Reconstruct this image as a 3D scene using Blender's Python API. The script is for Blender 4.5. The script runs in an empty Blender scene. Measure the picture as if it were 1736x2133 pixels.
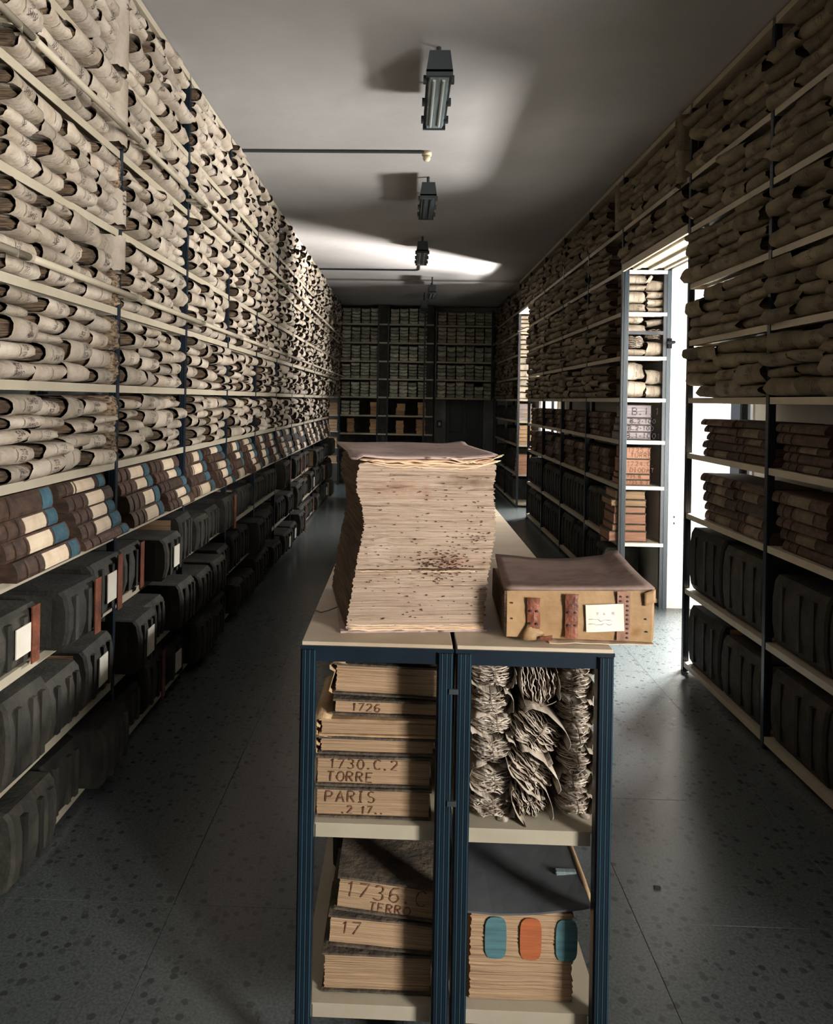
import bpy, bmesh, math, random
import numpy as np
from mathutils import Vector, Matrix, noise

# ------------------------------------------------------------------ camera, world, lights, exposure
SC = bpy.context.scene
COL = SC.collection
PI = math.pi
F_PX, CAM_H = 1545.0, 1.6                     # focal length in pixels of the 1736x2133 frame, eye height
cam_d = bpy.data.cameras.new('camera')
cam = bpy.data.objects.new('camera', cam_d)
COL.objects.link(cam)
cam.location = (0, 0, CAM_H)
cam.rotation_euler = (PI / 2, math.radians(-1.0), math.radians(1.8))
cam_d.sensor_width = 36.0
cam_d.lens = 36.0 * F_PX / 2133.0
cam_d.shift_x = (868.0 - 796.45) / 2133.0     # view camera: rising back, so verticals stay parallel
cam_d.shift_y = -(1066.5 - 832.15) / 2133.0
cam_d.clip_start = 0.05
SC.camera = cam

W = bpy.data.worlds.new('overcast_sky')
SC.world = W
W.use_nodes = True
W.node_tree.nodes['Background'].inputs['Color'].default_value = (0.86, 0.92, 1.0, 1)
W.node_tree.nodes['Background'].inputs['Strength'].default_value = 0.12

SC.view_settings.view_transform = 'Standard'
SC.view_settings.look = 'None'
SC.view_settings.gamma = 1.0
SC.view_settings.use_curve_mapping = False
SC.view_settings.exposure = 0.0


def area_light(name, loc, target, sx, sy, power, color, spread=180):
    d = bpy.data.lights.new(name, 'AREA')
    d.shape = 'RECTANGLE'
    d.size, d.size_y = sx, sy
    d.energy = power
    d.color = color
    d.spread = math.radians(spread)
    o = bpy.data.objects.new(name, d)
    COL.objects.link(o)
    o.location = loc
    o.rotation_euler = (Vector(target) - Vector(loc)).to_track_quat('-Z', 'Y').to_euler()
    return o


# daylight at the windows: sky from above, and a low band bounced off the sunlit yard beyond the added parapets
area_light('sky_window_near', (4.0, -2.05, 2.0), (0.0, 1.85, 1.2), 0.95, 1.5, 560, (1.0, 0.975, 0.94))
area_light('yard_bounce_window_near', (4.2, -1.5, 0.40), (-0.5, 2.0, 2.6), 4.2, 0.9, 900, (1.0, 0.975, 0.94))
area_light('yard_bounce_window_middle', (4.3, 5.2, 0.78), (-1.2, 5.0, 1.9), 1.6, 0.45, 660, (1.0, 0.98, 0.95))
area_light('sky_window_middle', (3.6, 6.55, 3.4), (1.45, 4.85, 0.0), 1.1, 0.9, 2600, (1.0, 0.985, 0.97))
area_light('yard_bounce_window_far', (4.3, 11.2, 0.80), (-1.2, 9.8, 1.9), 1.3, 0.45, 620, (1.0, 0.98, 0.95))
area_light('sky_window_far', (3.5, 11.9, 3.3), (1.6, 10.8, 0.0), 0.9, 0.8, 900, (1.0, 0.985, 0.97))
area_light('sky_window_long_side', (-2.5, 12.95, 2.0), (-0.9, 13.1, 0.0), 0.7, 0.7, 60, (0.93, 0.97, 1.0))
area_light('sun_glint_off_yard', (3.9, 12.2, 0.75), (0.0, 8.9, 3.43), 0.50, 0.40, 300, (1.0, 0.95, 0.91), 60)


# ------------------------------------------------------------------ materials
def _n(nt, t, **kw):
    n = nt.nodes.new(t)
    for k, v in kw.items():
        setattr(n, k, v)
    return n


MATS = {}


def mat(name, col, col2=None, scale=(6, 6, 6), rough=0.75, detail=6.0, lo=0.35, hi=0.65, rnd=0.0, bump=0.0, bscale=40.0,
        spec=0.3, metal=0.0, spots=None, ramp_mid=None):
    """Two-tone noise material. rnd: brightness spread between separate pieces. spots: list of (colour, scale3, threshold, width)."""
    m = bpy.data.materials.new(name)
    m.use_nodes = True
    nt = m.node_tree
    b = nt.nodes['Principled BSDF']
    L = nt.links.new
    tc = _n(nt, 'ShaderNodeTexCoord')
    mp = _n(nt, 'ShaderNodeMapping')
    L(tc.outputs['Object'], mp.inputs['Vector'])
    mp.inputs['Scale'].default_value = scale
    oi = _n(nt, 'ShaderNodeObjectInfo')
    geo = _n(nt, 'ShaderNodeNewGeometry')
    add = _n(nt, 'ShaderNodeMath', operation='ADD')
    L(oi.outputs['Random'], add.inputs[0])
    L(geo.outputs['Random Per Island'], add.inputs[1])
    fr = _n(nt, 'ShaderNodeMath', operation='FRACT')
    L(add.outputs[0], fr.inputs[0])
    off = _n(nt, 'ShaderNodeVectorMath', operation='ADD')
    sc_ = _n(nt, 'ShaderNodeMath', operation='MULTIPLY')
    L(oi.outputs['Random'], sc_.inputs[0])
    sc_.inputs[1].default_value = 37.0
    L(mp.outputs['Vector'], off.inputs[0])
    L(sc_.outputs[0], off.inputs[1])
    no = _n(nt, 'ShaderNodeTexNoise')
    no.inputs['Scale'].default_value = 1.0
    no.inputs['Detail'].default_value = detail
    no.inputs['Roughness'].default_value = 0.6
    L(off.outputs[0], no.inputs['Vector'])
    cr = _n(nt, 'ShaderNodeValToRGB')
    cr.color_ramp.elements[0].position = lo
    cr.color_ramp.elements[1].position = hi
    cr.color_ramp.elements[0].color = (*(col2 or col), 1)
    cr.color_ramp.elements[1].color = (*col, 1)
    L(no.outputs['Fac'], cr.inputs['Fac'])
    out = cr.outputs['Color']
    if spots:
        for (c, s3, th, wd) in spots:
            mp2 = _n(nt, 'ShaderNodeMapping')
            L(tc.outputs['Object'], mp2.inputs['Vector'])
            mp2.inputs['Scale'].default_value = s3
            n2 = _n(nt, 'ShaderNodeTexNoise')
            n2.inputs['Scale'].default_value = 1.0
            n2.inputs['Detail'].default_value = 3.0
            L(mp2.outputs['Vector'], n2.inputs['Vector'])
            mr = _n(nt, 'ShaderNodeMapRange')
            mr.inputs['From Min'].default_value = th
            mr.inputs['From Max'].default_value = th + wd
            L(n2.outputs['Fac'], mr.inputs['Value'])
            mx = _n(nt, 'ShaderNodeMix', data_type='RGBA')
            L(mr.outputs['Result'], mx.inputs['Factor'])
            L(out, mx.inputs['A'])
            mx.inputs['B'].default_value = (*c, 1)
            out = mx.outputs['Result']
    if rnd:
        mr = _n(nt, 'ShaderNodeMapRange')
        mr.inputs['To Min'].default_value = 1 - rnd
        mr.inputs['To Max'].default_value = 1 + rnd * 0.5
        L(fr.outputs[0], mr.inputs['Value'])
        mx = _n(nt, 'ShaderNodeVectorMath', operation='SCALE')
        L(out, mx.inputs[0])
        L(mr.outputs['Result'], mx.inputs['Scale'])
        out = mx.outputs[0]
    L(out, b.inputs['Base Color'])
    b.inputs['Roughness'].default_value = rough
    b.inputs['Specular IOR Level'].default_value = spec
    b.inputs['Metallic'].default_value = metal
    if bump:
        n3 = _n(nt, 'ShaderNodeTexNoise')
        mp3 = _n(nt, 'ShaderNodeMapping')
        mp3.inputs['Scale'].default_value = tuple(bscale * x / max(scale) for x in scale)
        L(tc.outputs['Object'], mp3.inputs['Vector'])
        n3.inputs['Scale'].default_value = 1.0
        n3.inputs['Detail'].default_value = 5.0
        L(mp3.outputs['Vector'], n3.inputs['Vector'])
        bp = _n(nt, 'ShaderNodeBump')
        bp.inputs['Strength'].default_value = bump
        bp.inputs['Distance'].default_value = 0.01
        L(n3.outputs['Fac'], bp.inputs['Height'])
        L(bp.outputs['Normal'], b.inputs['Normal'])
    MATS[name] = m
    return m


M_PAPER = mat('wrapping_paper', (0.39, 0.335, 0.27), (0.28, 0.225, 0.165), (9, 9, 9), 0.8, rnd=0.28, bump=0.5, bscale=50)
M_PAPER2 = mat('shaded_wrapping_paper', (0.18, 0.145, 0.095), (0.11, 0.085, 0.052), (9, 9, 9), 0.85, rnd=0.4, bump=0.5, bscale=50)  # darker copy of the wrapping paper: window-wall shade put into the colour
M_ENDS = mat('page_ends', (0.13, 0.085, 0.05), (0.025, 0.016, 0.010), (14, 14, 230), 0.9, lo=0.38, hi=0.62, rnd=0.3)
M_CRUMPLE = mat('crumpled_page_ends', (0.26, 0.18, 0.11), (0.03, 0.02, 0.012), (60, 14, 90), 0.9, lo=0.40, hi=0.62, rnd=0.35, bump=0.6, bscale=120)
M_STRING = mat('string', (0.16, 0.12, 0.08), rough=0.9)
M_INK = mat('ink', (0.035, 0.025, 0.03), rough=0.8)
M_INKBROWN = mat('brown_ink', (0.085, 0.035, 0.018), (0.14, 0.062, 0.03), (60, 60, 60), 0.8)
M_BOARD = mat('shelf_enamel', (0.37, 0.325, 0.245), (0.32, 0.275, 0.20), (5, 5, 5), 0.45, rnd=0.06)
M_TOP = mat('table_enamel', (0.40, 0.33, 0.245), (0.31, 0.24, 0.165), (3.5, 6, 5), 0.42, lo=0.30, hi=0.62, spots=[((0.33, 0.25, 0.16), (16, 20, 10), 0.63, 0.1)])
M_WHITE = mat('white_paint', (0.70, 0.685, 0.65), (0.62, 0.595, 0.55), (4, 4, 4), 0.6, bump=0.1)
M_BLUE = mat('blue_black_steel', (0.0065, 0.013, 0.021), (0.005, 0.009, 0.014), (8, 8, 8), 0.33, spec=0.5)
M_BLUELIT = mat('blue_steel_lit_rib', (0.014, 0.042, 0.062), rough=0.35, spec=0.5)  # lit copy of the post steel: highlight on the ribs painted in
M_CEIL = mat('ceiling_plaster', (0.31, 0.295, 0.285), (0.265, 0.255, 0.245), (1.3, 1.3, 1.3), 0.9, bump=0.15, bscale=12)
M_WALL = mat('wall_plaster', (0.32, 0.315, 0.30), (0.26, 0.25, 0.24), (1.6, 1.6, 1.6), 0.9, bump=0.2, bscale=14)
M_DARKMETAL = mat('lamp_housing', (0.025, 0.03, 0.032), rough=0.5, spec=0.4)
M_BLACK = mat('matte_black', (0.008, 0.008, 0.008), rough=0.9, spec=0.1)
M_GLASSY = mat('lamp_diffuser', (0.20, 0.235, 0.235), (0.12, 0.15, 0.15), (70, 3, 3), 0.25, spec=0.6)
M_TUBE = mat('fluorescent_tube', (0.34, 0.36, 0.35), rough=0.3)
M_CREAMPL = mat('cream_plastic', (0.52, 0.44, 0.30), rough=0.5)
M_LEATHER = mat('brown_leather', (0.085, 0.045, 0.027), (0.032, 0.018, 0.012), (25, 12, 40), 0.7, rnd=0.5, bump=0.4, bscale=80)
M_TEAL = mat('teal_cloth', (0.045, 0.105, 0.13), (0.025, 0.06, 0.08), (30, 20, 30), 0.85, rnd=0.3, bump=0.3, bscale=120)
M_LABEL = mat('paper_label', (0.58, 0.47, 0.34), (0.47, 0.36, 0.25), (14, 14, 14), 0.85, rnd=0.15)
M_DARKVOL = mat('dusty_dark_binding', (0.042, 0.038, 0.028), (0.016, 0.015, 0.012), (9, 9, 9), 0.85, rnd=0.5, bump=0.4, bscale=60)
M_GREYCARD = mat('grey_card', (0.075, 0.077, 0.08), (0.05, 0.051, 0.055), (6, 6, 6), 0.8)
M_PAGES = mat('page_edges', (0.40, 0.265, 0.155), (0.25, 0.155, 0.085), (5, 5, 330), 0.85, lo=0.25, hi=0.68, rnd=0.1, bump=0.5, bscale=420,
              spots=[((0.13, 0.075, 0.04), (4, 4, 620), 0.585, 0.10), ((0.22, 0.12, 0.06), (9, 9, 14), 0.62, 0.12)])
M_PAGESPINK = mat('pinkish_page_edges', (0.34, 0.185, 0.12), (0.21, 0.10, 0.06), (5, 5, 300), 0.85, lo=0.25, hi=0.68, rnd=0.1)
M_PAGESGREY = mat('grey_page_edges', (0.23, 0.20, 0.20), (0.13, 0.11, 0.115), (7, 7, 170), 0.85, lo=0.33, hi=0.62, rnd=0.1)
M_VELLUM = mat('vellum_cover', (0.42, 0.28, 0.15), (0.24, 0.15, 0.08), (9, 9, 9), 0.6, bump=0.3, bscale=40, rnd=0.1)
M_COVERDARK = mat('worn_dark_cover', (0.10, 0.075, 0.05), (0.035, 0.028, 0.022), (22, 22, 22), 0.8, bump=0.5, bscale=80)
M_BOOKPAGES = mat('great_volume_pages', (0.335, 0.25, 0.18), (0.20, 0.135, 0.09), (4, 4, 210), 0.85, lo=0.22, hi=0.60, detail=10, bump=0.7, bscale=330,
                  spots=[((0.17, 0.105, 0.065), (3, 3, 560), 0.585, 0.10), ((0.20, 0.12, 0.075), (7, 30, 16), 0.60, 0.14),
                         ((0.07, 0.026, 0.014), (75, 30, 150), 0.685, 0.03)])


def add_stains(m, stains):
    """Blots with a place and shape of their own: (centre, radii, colour, strength) in object coordinates."""
    nt = m.node_tree
    L = nt.links.new
    b = nt.nodes['Principled BSDF']
    src = b.inputs['Base Color'].links[0].from_socket
    tc = _n(nt, 'ShaderNodeTexCoord')
    nn = _n(nt, 'ShaderNodeTexNoise')
    nn.inputs['Scale'].default_value = 38.0
    nn.inputs['Detail'].default_value = 5.0
    L(tc.outputs['Object'], nn.inputs['Vector'])
    for c, r, col, k in stains:
        mp = _n(nt, 'ShaderNodeMapping', vector_type='TEXTURE')
        mp.inputs['Location'].default_value = c
        mp.inputs['Scale'].default_value = r
        L(tc.outputs['Object'], mp.inputs['Vector'])
        ln = _n(nt, 'ShaderNodeVectorMath', operation='LENGTH')
        L(mp.outputs['Vector'], ln.inputs[0])
        ad = _n(nt, 'ShaderNodeMath', operation='MULTIPLY_ADD')
        L(nn.outputs['Fac'], ad.inputs[0])
        ad.inputs[1].default_value = 1.6
        L(ln.outputs['Value'], ad.inputs[2])
        mr = _n(nt, 'ShaderNodeMapRange')
        mr.inputs['From Min'].default_value = 1.75
        mr.inputs['From Max'].default_value = 0.75
        mr.inputs['To Max'].default_value = k
        L(ad.outputs[0], mr.inputs['Value'])
        mx = _n(nt, 'ShaderNodeMix', data_type='RGBA')
        L(mr.outputs['Result'], mx.inputs['Factor'])
        L(src, mx.inputs['A'])
        mx.inputs['B'].default_value = (*col, 1)
        src = mx.outputs['Result']
    L(src, b.inputs['Base Color'])


add_stains(M_BOOKPAGES, [((.125, 0, .365), (.075, .3, .020), (.10, .055, .03), .85), ((-.06, 0, .345), (.10, .3, .030), (.24, .12, .075), .6),
                         ((.02, 0, .33), (.03, .3, .022), (.20, .10, .06), .6), ((.075, 0, .165), (.085, .3, .035), (.26, .125, .075), .55),
                         ((-.02, 0, .07), (.14, .3, .05), (.30, .19, .14), .45), ((-.10, 0, .20), (.05, .3, .05), (.42, .33, .25), .5)])
M_FOREEDGE = mat('stained_shaded_edge', (0.105, 0.062, 0.034), (0.035, 0.022, 0.014), (10, 5, 150), 0.9, lo=0.35, hi=0.65)
M_PARCH = mat('mauve_parchment', (0.36, 0.265, 0.235), (0.25, 0.175, 0.15), (7, 9, 9), 0.65, bump=0.25, bscale=40,
              spots=[((0.085, 0.05, 0.04), (26, 40, 20), 0.64, 0.08)])
M_LEAF = mat('loose_leaf_paper', (0.60, 0.45, 0.31), (0.47, 0.31, 0.18), (9, 9, 60), 0.8)
M_TANHIDE = mat('tan_parchment', (0.32, 0.20, 0.098), (0.21, 0.12, 0.05), (7, 7, 9), 0.55, bump=0.2, bscale=40,
                spots=[((0.20, 0.10, 0.035), (12, 12, 12), 0.66, 0.12)])
M_GREYHIDE = mat('grey_brown_hide', (0.215, 0.145, 0.115), (0.12, 0.08, 0.065), (6, 8, 8), 0.6, bump=0.3, bscale=40)
M_STRAP = mat('red_brown_leather_strap', (0.19, 0.058, 0.028), (0.07, 0.024, 0.014), (16, 16, 16), 0.5, bump=0.3, bscale=80)
M_LABELSHADE = mat('shaded_label', (0.17, 0.13, 0.085), (0.09, 0.065, 0.04), (14, 14, 14), 0.9, rnd=0.3)  # darker copy of the paper label, shade of the window wall painted in
M_WORM = mat('worm_hole', (0.11, 0.05, 0.028), (0.05, 0.022, 0.014), (90, 90, 90), 0.9, rnd=0.5)
M_WHITELABEL = mat('white_paper_label', (0.62, 0.57, 0.48), (0.55, 0.50, 0.41), (10, 10, 10), 0.8)
M_STAIN = mat('strap_ghost', (0.25, 0.135, 0.085), (0.15, 0.075, 0.05), (40, 40, 40), 0.8)
M_RUFFLE = mat('ruffled_pages', (0.64, 0.55, 0.45), (0.24, 0.185, 0.135), (30, 30, 55), 0.85, lo=0.36, hi=0.62, rnd=0.25)
M_CORE = mat('bundle_core', (0.03, 0.022, 0.015), rough=0.95)
M_DOOR = mat('door_paint', (0.035, 0.045, 0.05), (0.028, 0.036, 0.04), (2, 2, 2), 0.5)
M_JAMB = mat('grey_door_frame', (0.16, 0.165, 0.16), (0.10, 0.105, 0.10), (5, 5, 3), 0.7)
M_ORANGE = mat('orange_edge_paint', (0.36, 0.10, 0.03), (0.26, 0.07, 0.025), (8, 8, 120), 0.8)
M_BLUEEDGE = mat('teal_edge_paint', (0.07, 0.16, 0.17), (0.045, 0.10, 0.11), (8, 8, 120), 0.8)
M_FOLDER = mat('grey_green_folders', (0.46, 0.46, 0.36), (0.20, 0.20, 0.15), (12, 12, 60), 0.85, rnd=0.45)
M_SMALLVOL = mat('amber_volumes', (0.42, 0.25, 0.11), (0.20, 0.11, 0.05), (8, 8, 120), 0.8, rnd=0.35)
M_REDMARK = mat('red_mark', (0.35, 0.06, 0.03), rough=0.8)


def terrazzo():
    m = bpy.data.materials.new('terrazzo')
    m.use_nodes = True
    nt = m.node_tree
    L = nt.links.new
    b = nt.nodes['Principled BSDF']
    tc = _n(nt, 'ShaderNodeTexCoord')
    oi = _n(nt, 'ShaderNodeObjectInfo')
    ad = _n(nt, 'ShaderNodeVectorMath', operation='ADD')
    ml = _n(nt, 'ShaderNodeVectorMath', operation='SCALE')
    L(oi.outputs['Location'], ml.inputs[0])
    ml.inputs['Scale'].default_value = 3.7
    L(tc.outputs['Object'], ad.inputs[0])
    L(ml.outputs[0], ad.inputs[1])
    v = _n(nt, 'ShaderNodeTexVoronoi')
    v.inputs['Scale'].default_value = 34.0
    v.inputs['Randomness'].default_value = 1.0
    L(ad.outputs[0], v.inputs['Vector'])
    sep = _n(nt, 'ShaderNodeSeparateColor')
    L(v.outputs['Color'], sep.inputs['Color'])
    chip = _n(nt, 'ShaderNodeMapRange')
    chip.inputs['From Min'].default_value = 0.45
    chip.inputs['From Max'].default_value = 0.95
    L(sep.outputs[0], chip.inputs['Value'])
    ve = _n(nt, 'ShaderNodeMapRange')
    ve.inputs['From Min'].default_value = 0.42
    ve.inputs['From Max'].default_value = 0.36
    L(v.outputs['Distance'], ve.inputs['Value'])
    f = _n(nt, 'ShaderNodeMath', operation='MULTIPLY')
    L(chip.outputs[0], f.inputs[0])
    L(ve.outputs[0], f.inputs[1])
    fine = _n(nt, 'ShaderNodeTexNoise')
    fine.inputs['Scale'].default_value = 120.0
    fine.inputs['Detail'].default_value = 4.0
    L(ad.outputs[0], fine.inputs['Vector'])
    cr = _n(nt, 'ShaderNodeValToRGB')
    cr.color_ramp.elements[0].position = 0.35
    cr.color_ramp.elements[1].position = 0.68
    cr.color_ramp.elements[0].color = (0.055, 0.063, 0.063, 1)
    cr.color_ramp.elements[1].color = (0.095, 0.106, 0.104, 1)
    L(fine.outputs['Fac'], cr.inputs['Fac'])
    mx = _n(nt, 'ShaderNodeMix', data_type='RGBA')
    L(f.outputs[0], mx.inputs['Factor'])
    L(cr.outputs['Color'], mx.inputs['A'])
    mx.inputs['B'].default_value = (0.033, 0.037, 0.037, 1)
    L(mx.outputs['Result'], b.inputs['Base Color'])
    b.inputs['Roughness'].default_value = 0.26
    b.inputs['Specular IOR Level'].default_value = 0.4
    return m


M_FLOOR = terrazzo()
M_GROUT = mat('floor_joint', (0.03, 0.033, 0.033), rough=0.9)


# ------------------------------------------------------------------ mesh helpers
class MB:
    """Collects faces; build() links them as one mesh object."""

    def __init__(s):
        s.v, s.f, s.m = [], [], []

    def add(s, vs, fs, mi=0):
        k = len(s.v)
        s.v.extend(tuple(p) for p in vs)
        for f in fs:
            s.f.append(tuple(i + k for i in f))
            s.m.append(mi)
        return s

    def box(s, x0, x1, y0, y1, z0, z1, mi=0):
        return s.add([(x0, y0, z0), (x1, y0, z0), (x1, y1, z0), (x0, y1, z0), (x0, y0, z1), (x1, y0, z1), (x1, y1, z1), (x0, y1, z1)],
                     [(0, 3, 2, 1), (4, 5, 6, 7), (0, 1, 5, 4), (1, 2, 6, 5), (2, 3, 7, 6), (3, 0, 4, 7)], mi)

    def bbox(s, x0, x1, y0, y1, z0, z1, b=0.004, mi=0):
        """Box with chamfered edges along all sides."""
        def ring(e, z):
            return [(x0 + e, y0, z), (x1 - e, y0, z), (x1, y0 + e, z), (x1, y1 - e, z), (x1 - e, y1, z), (x0 + e, y1, z), (x0, y1 - e, z), (x0, y0 + e, z)]

        def inset(z):
            return [(x0 + b, y0 + b, z), (x1 - b, y0 + b, z), (x1 - b, y0 + b, z), (x1 - b, y1 - b, z), (x1 - b, y1 - b, z), (x0 + b, y1 - b, z), (x0 + b, y1 - b, z), (x0 + b, y0 + b, z)]
        vs = inset(z0) + ring(b, z0 + b) + ring(b, z1 - b) + inset(z1)
        fs = []
        for k in range(3):
            for i in range(8):
                j = (i + 1) % 8
                fs.append((k * 8 + i, k * 8 + j, k * 8 + 8 + j, k * 8 + 8 + i))
        fs.append(tuple(reversed(range(8))))
        fs.append(tuple(range(24, 32)))
        return s.add(vs, fs, mi)

    def loft(s, rings, closed=True, caps=True, mi=0, capmi=None):
        n = len(rings[0])
        vs = [p for r in rings for p in r]
        fs = []
        for k in range(len(rings) - 1):
            for i in range(n if closed else n - 1):
                j = (i + 1) % n
                fs.append((k * n + i, k * n + j, k * n + n + j, k * n + n + i))
        s.add(vs, fs, mi)
        if caps:
            cm = mi if capmi is None else capmi
            k0 = len(s.v) - len(vs)
            s.f.append(tuple(k0 + i for i in reversed(range(n)))); s.m.append(cm)
            s.f.append(tuple(k0 + len(vs) - n + i for i in range(n))); s.m.append(cm)
        return s

    def tube(s, pts, r, n=8, mi=0, caps=True):
        pts = [Vector(p) for p in pts]
        rings = []
        for i, p in enumerate(pts):
            d = (pts[min(i + 1, len(pts) - 1)] - pts[max(i - 1, 0)]).normalized()
            a = d.cross(Vector((0, 0, 1)))
            if a.length < 1e-3:
                a = d.cross(Vector((1, 0, 0)))
            a.normalize()
            b = d.cross(a)
            rr = r[i] if isinstance(r, (list, tuple)) else r
            rings.append([tuple(p + (a * math.cos(t) + b * math.sin(t)) * rr) for t in (2 * PI * k / n for k in range(n))])
        return s.loft(rings, True, caps, mi)

    def sheet(s, rows, th=None, mi=0):
        """Grid of points; with th, a second skin offset by th along y makes a slab."""
        n = len(rows[0])
        vs = [p for r in rows for p in r]
        fs = [(k * n + i, k * n + i + 1, k * n + n + i + 1, k * n + n + i) for k in range(len(rows) - 1) for i in range(n - 1)]
        return s.add(vs, fs, mi)

    def slab(s, rows, off, mi=0):
        """Closed slab between the grid and the grid moved by vector off."""
        n, m = len(rows[0]), len(rows)
        top = [p for r in rows for p in r]
        bot = [(p[0] + off[0], p[1] + off[1], p[2] + off[2]) for p in top]
        N = n * m
        fs = []
        for k in range(m - 1):
            for i in range(n - 1):
                q = (k * n + i, k * n + i + 1, k * n + n + i + 1, k * n + n + i)
                fs.append(q)
                fs.append(tuple(N + a for a in reversed(q)))
        edge = [i for i in range(n)] + [k * n + n - 1 for k in range(1, m)] + [(m - 1) * n + i for i in range(n - 2, -1, -1)] + [k * n for k in range(m - 2, 0, -1)]
        for a, b in zip(edge, edge[1:] + edge[:1]):
            fs.append((b, a, N + a, N + b))
        return s.add(top + bot, fs, mi)

    def mesh(s, name, mats, smooth=False):
        me = bpy.data.meshes.new(name)
        me.from_pydata(s.v, [], s.f)
        for m in (mats if isinstance(mats, (list, tuple)) else [mats]):
            me.materials.append(m)
        if any(s.m):
            me.polygons.foreach_set('material_index', s.m)
        if smooth:
            me.polygons.foreach_set('use_smooth', [True] * len(s.f))
        me.update()
        return me

    def build(s, name, mats, parent=None, smooth=False):
        return link(name, s.mesh(name, mats, smooth), parent)


def link(name, me, parent=None):
    o = bpy.data.objects.new(name, me)
    COL.objects.link(o)
    if parent is not None:
        o.parent = parent
    return o


def tag(o, label, cat, group=None):
    o['label'] = label
    o['category'] = cat
    if group:
        o['group'] = group
    return o


def thing(name, label, cat, loc=(0, 0, 0), rotz=0.0, group=None):
    o = bpy.data.objects.new(name, None)
    COL.objects.link(o)
    o.location = loc
    o.rotation_euler = (0, 0, rotz)
    o.empty_display_size = 0.05
    return tag(o, label, cat, group)


def struct(o):
    o['kind'] = 'structure'
    return o


def nz(x, y=0.0, z=0.0):
    return noise.noise(Vector((x, y, z)))


def smooth_mods(o, angle=40):
    for p in o.data.polygons:
        p.use_smooth = True


ORD = ['first', 'second', 'third', 'fourth', 'fifth', 'sixth', 'seventh', 'eighth', 'ninth', 'tenth', 'eleventh', 'twelfth', 'thirteenth', 'fourteenth', 'fifteenth', 'sixteenth']

# ------------------------------------------------------------------ pen strokes (own stroke letters, used for every inscription)


def _arc(cx, cy, rx, ry, a0, a1, n=8):
    return [(cx + rx * math.cos(math.radians(a0 + (a1 - a0) * i / n)), cy + ry * math.sin(math.radians(a0 + (a1 - a0) * i / n))) for i in range(n + 1)]


FONT = {
    'A': [[(0, 0), (.3, 1), (.6, 0)], [(.12, .38), (.48, .38)]],
    'B': [[(0, 0), (0, 1)], [(0, 1)] + _arc(.25, .76, .27, .24, 90, -90) + [(0, .52)], [(0, .52)] + _arc(.28, .26, .3, .26, 90, -90) + [(0, 0)]],
    'C': [_arc(.34, .5, .34, .5, 50, 310, 12)],
    'D': [[(0, 0), (0, 1)], [(0, 1)] + _arc(.15, .5, .43, .5, 90, -90, 10) + [(0, 0)]],
    'E': [[(.5, 1), (0, 1), (0, 0), (.5, 0)], [(0, .52), (.4, .52)]],
    'F': [[(.5, 1), (0, 1), (0, 0)], [(0, .52), (.4, .52)]],
    'G': [_arc(.34, .5, .34, .5, 50, 340, 12) + [(.64, .45), (.38, .45)]],
    'I': [[(.15, 0), (.15, 1)], [(.02, 1), (.28, 1)], [(.02, 0), (.28, 0)]],
    'L': [[(0, 1), (0, 0), (.5, 0)]],
    'M': [[(0, 0), (.05, 1), (.35, .3), (.65, 1), (.7, 0)]],
    'N': [[(0, 0), (0, 1), (.55, 0), (.55, 1)]],
    'O': [_arc(.33, .5, .33, .5, 90, 450, 16)],
    'P': [[(0, 0), (0, 1)], [(0, 1)] + _arc(.25, .74, .28, .26, 90, -90) + [(0, .48)]],
    'R': [[(0, 0), (0, 1)], [(0, 1)] + _arc(.25, .76, .27, .24, 90, -90) + [(0, .52)], [(.2, .52), (.55, 0)]],
    'S': [_arc(.28, .76, .24, .24, 40, 260, 8) + _arc(.28, .26, .27, .26, 90, -140, 8)],
    'T': [[(0, 1), (.6, 1)], [(.3, 1), (.28, 0)]],
    'U': [[(0, 1)] + _arc(.28, .28, .28, .28, 180, 360) + [(.56, 1)]],
    'V': [[(0, 1), (.28, 0), (.56, 1)]],
    'Z': [[(0, 1), (.55, 1), (0, 0), (.55, 0)]],
    '0': [_arc(.28, .5, .28, .5, 90, 450, 16)],
    '1': [[(.05, .8), (.22, 1), (.2, 0)]],
    '2': [_arc(.27, .72, .26, .28, 165, -30, 8) + [(0, 0), (.56, 0)]],
    '3': [_arc(.24, .76, .25, .24, 150, -80, 8) + _arc(.24, .26, .29, .26, 85, -150, 8)],
    '4': [[(.4, 0), (.4, 1), (0, .32), (.58, .32)]],
    '5': [[(.5, 1), (.08, 1), (.04, .56)] + _arc(.24, .3, .28, .3, 110, -150, 9)],
    '6': [[(.48, .98)] + _arc(.4, .5, .38, .5, 120, 190, 5) + _arc(.28, .27, .27, .27, 180, -180, 12)],
    '7': [[(0, .95), (.55, 1), (.12, 0)]],
    '8': [_arc(.28, .75, .22, .25, 270, -90, 12), _arc(.28, .25, .28, .25, 90, 450, 12)],
    '9': [_arc(.28, .72, .26, .28, 0, 360, 12) + [(.5, .4), (.3, 0)]],
    '.': [[(.04, .04), (.1, .1), (.16, .04), (.1, .0), (.04, .04)]],
    '-': [[(0, .45), (.28, .45)]],
    ' ': [],
}
ADV = {'I': .42, '1': .42, '.': .34, ' ': .45, '-': .42, 'M': .95}


def text_strokes(txt, u0, v0, h, gap=0.28, slant=0.0, jit=0.03, seed=0, wide=1.0):
    r = random.Random(seed)
    out = []
    u = 0.0
    for ch in txt:
        dy = r.uniform(-jit, jit)
        for st in FONT.get(ch, []):
            out.append([(u0 + h * wide * (u + p[0] + slant * p[1] + r.uniform(-jit, jit) * .4), v0 + h * (p[1] + dy + r.uniform(-jit, jit) * .4)) for p in st])
        u += ADV.get(ch, .6) + gap
    return out


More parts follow.
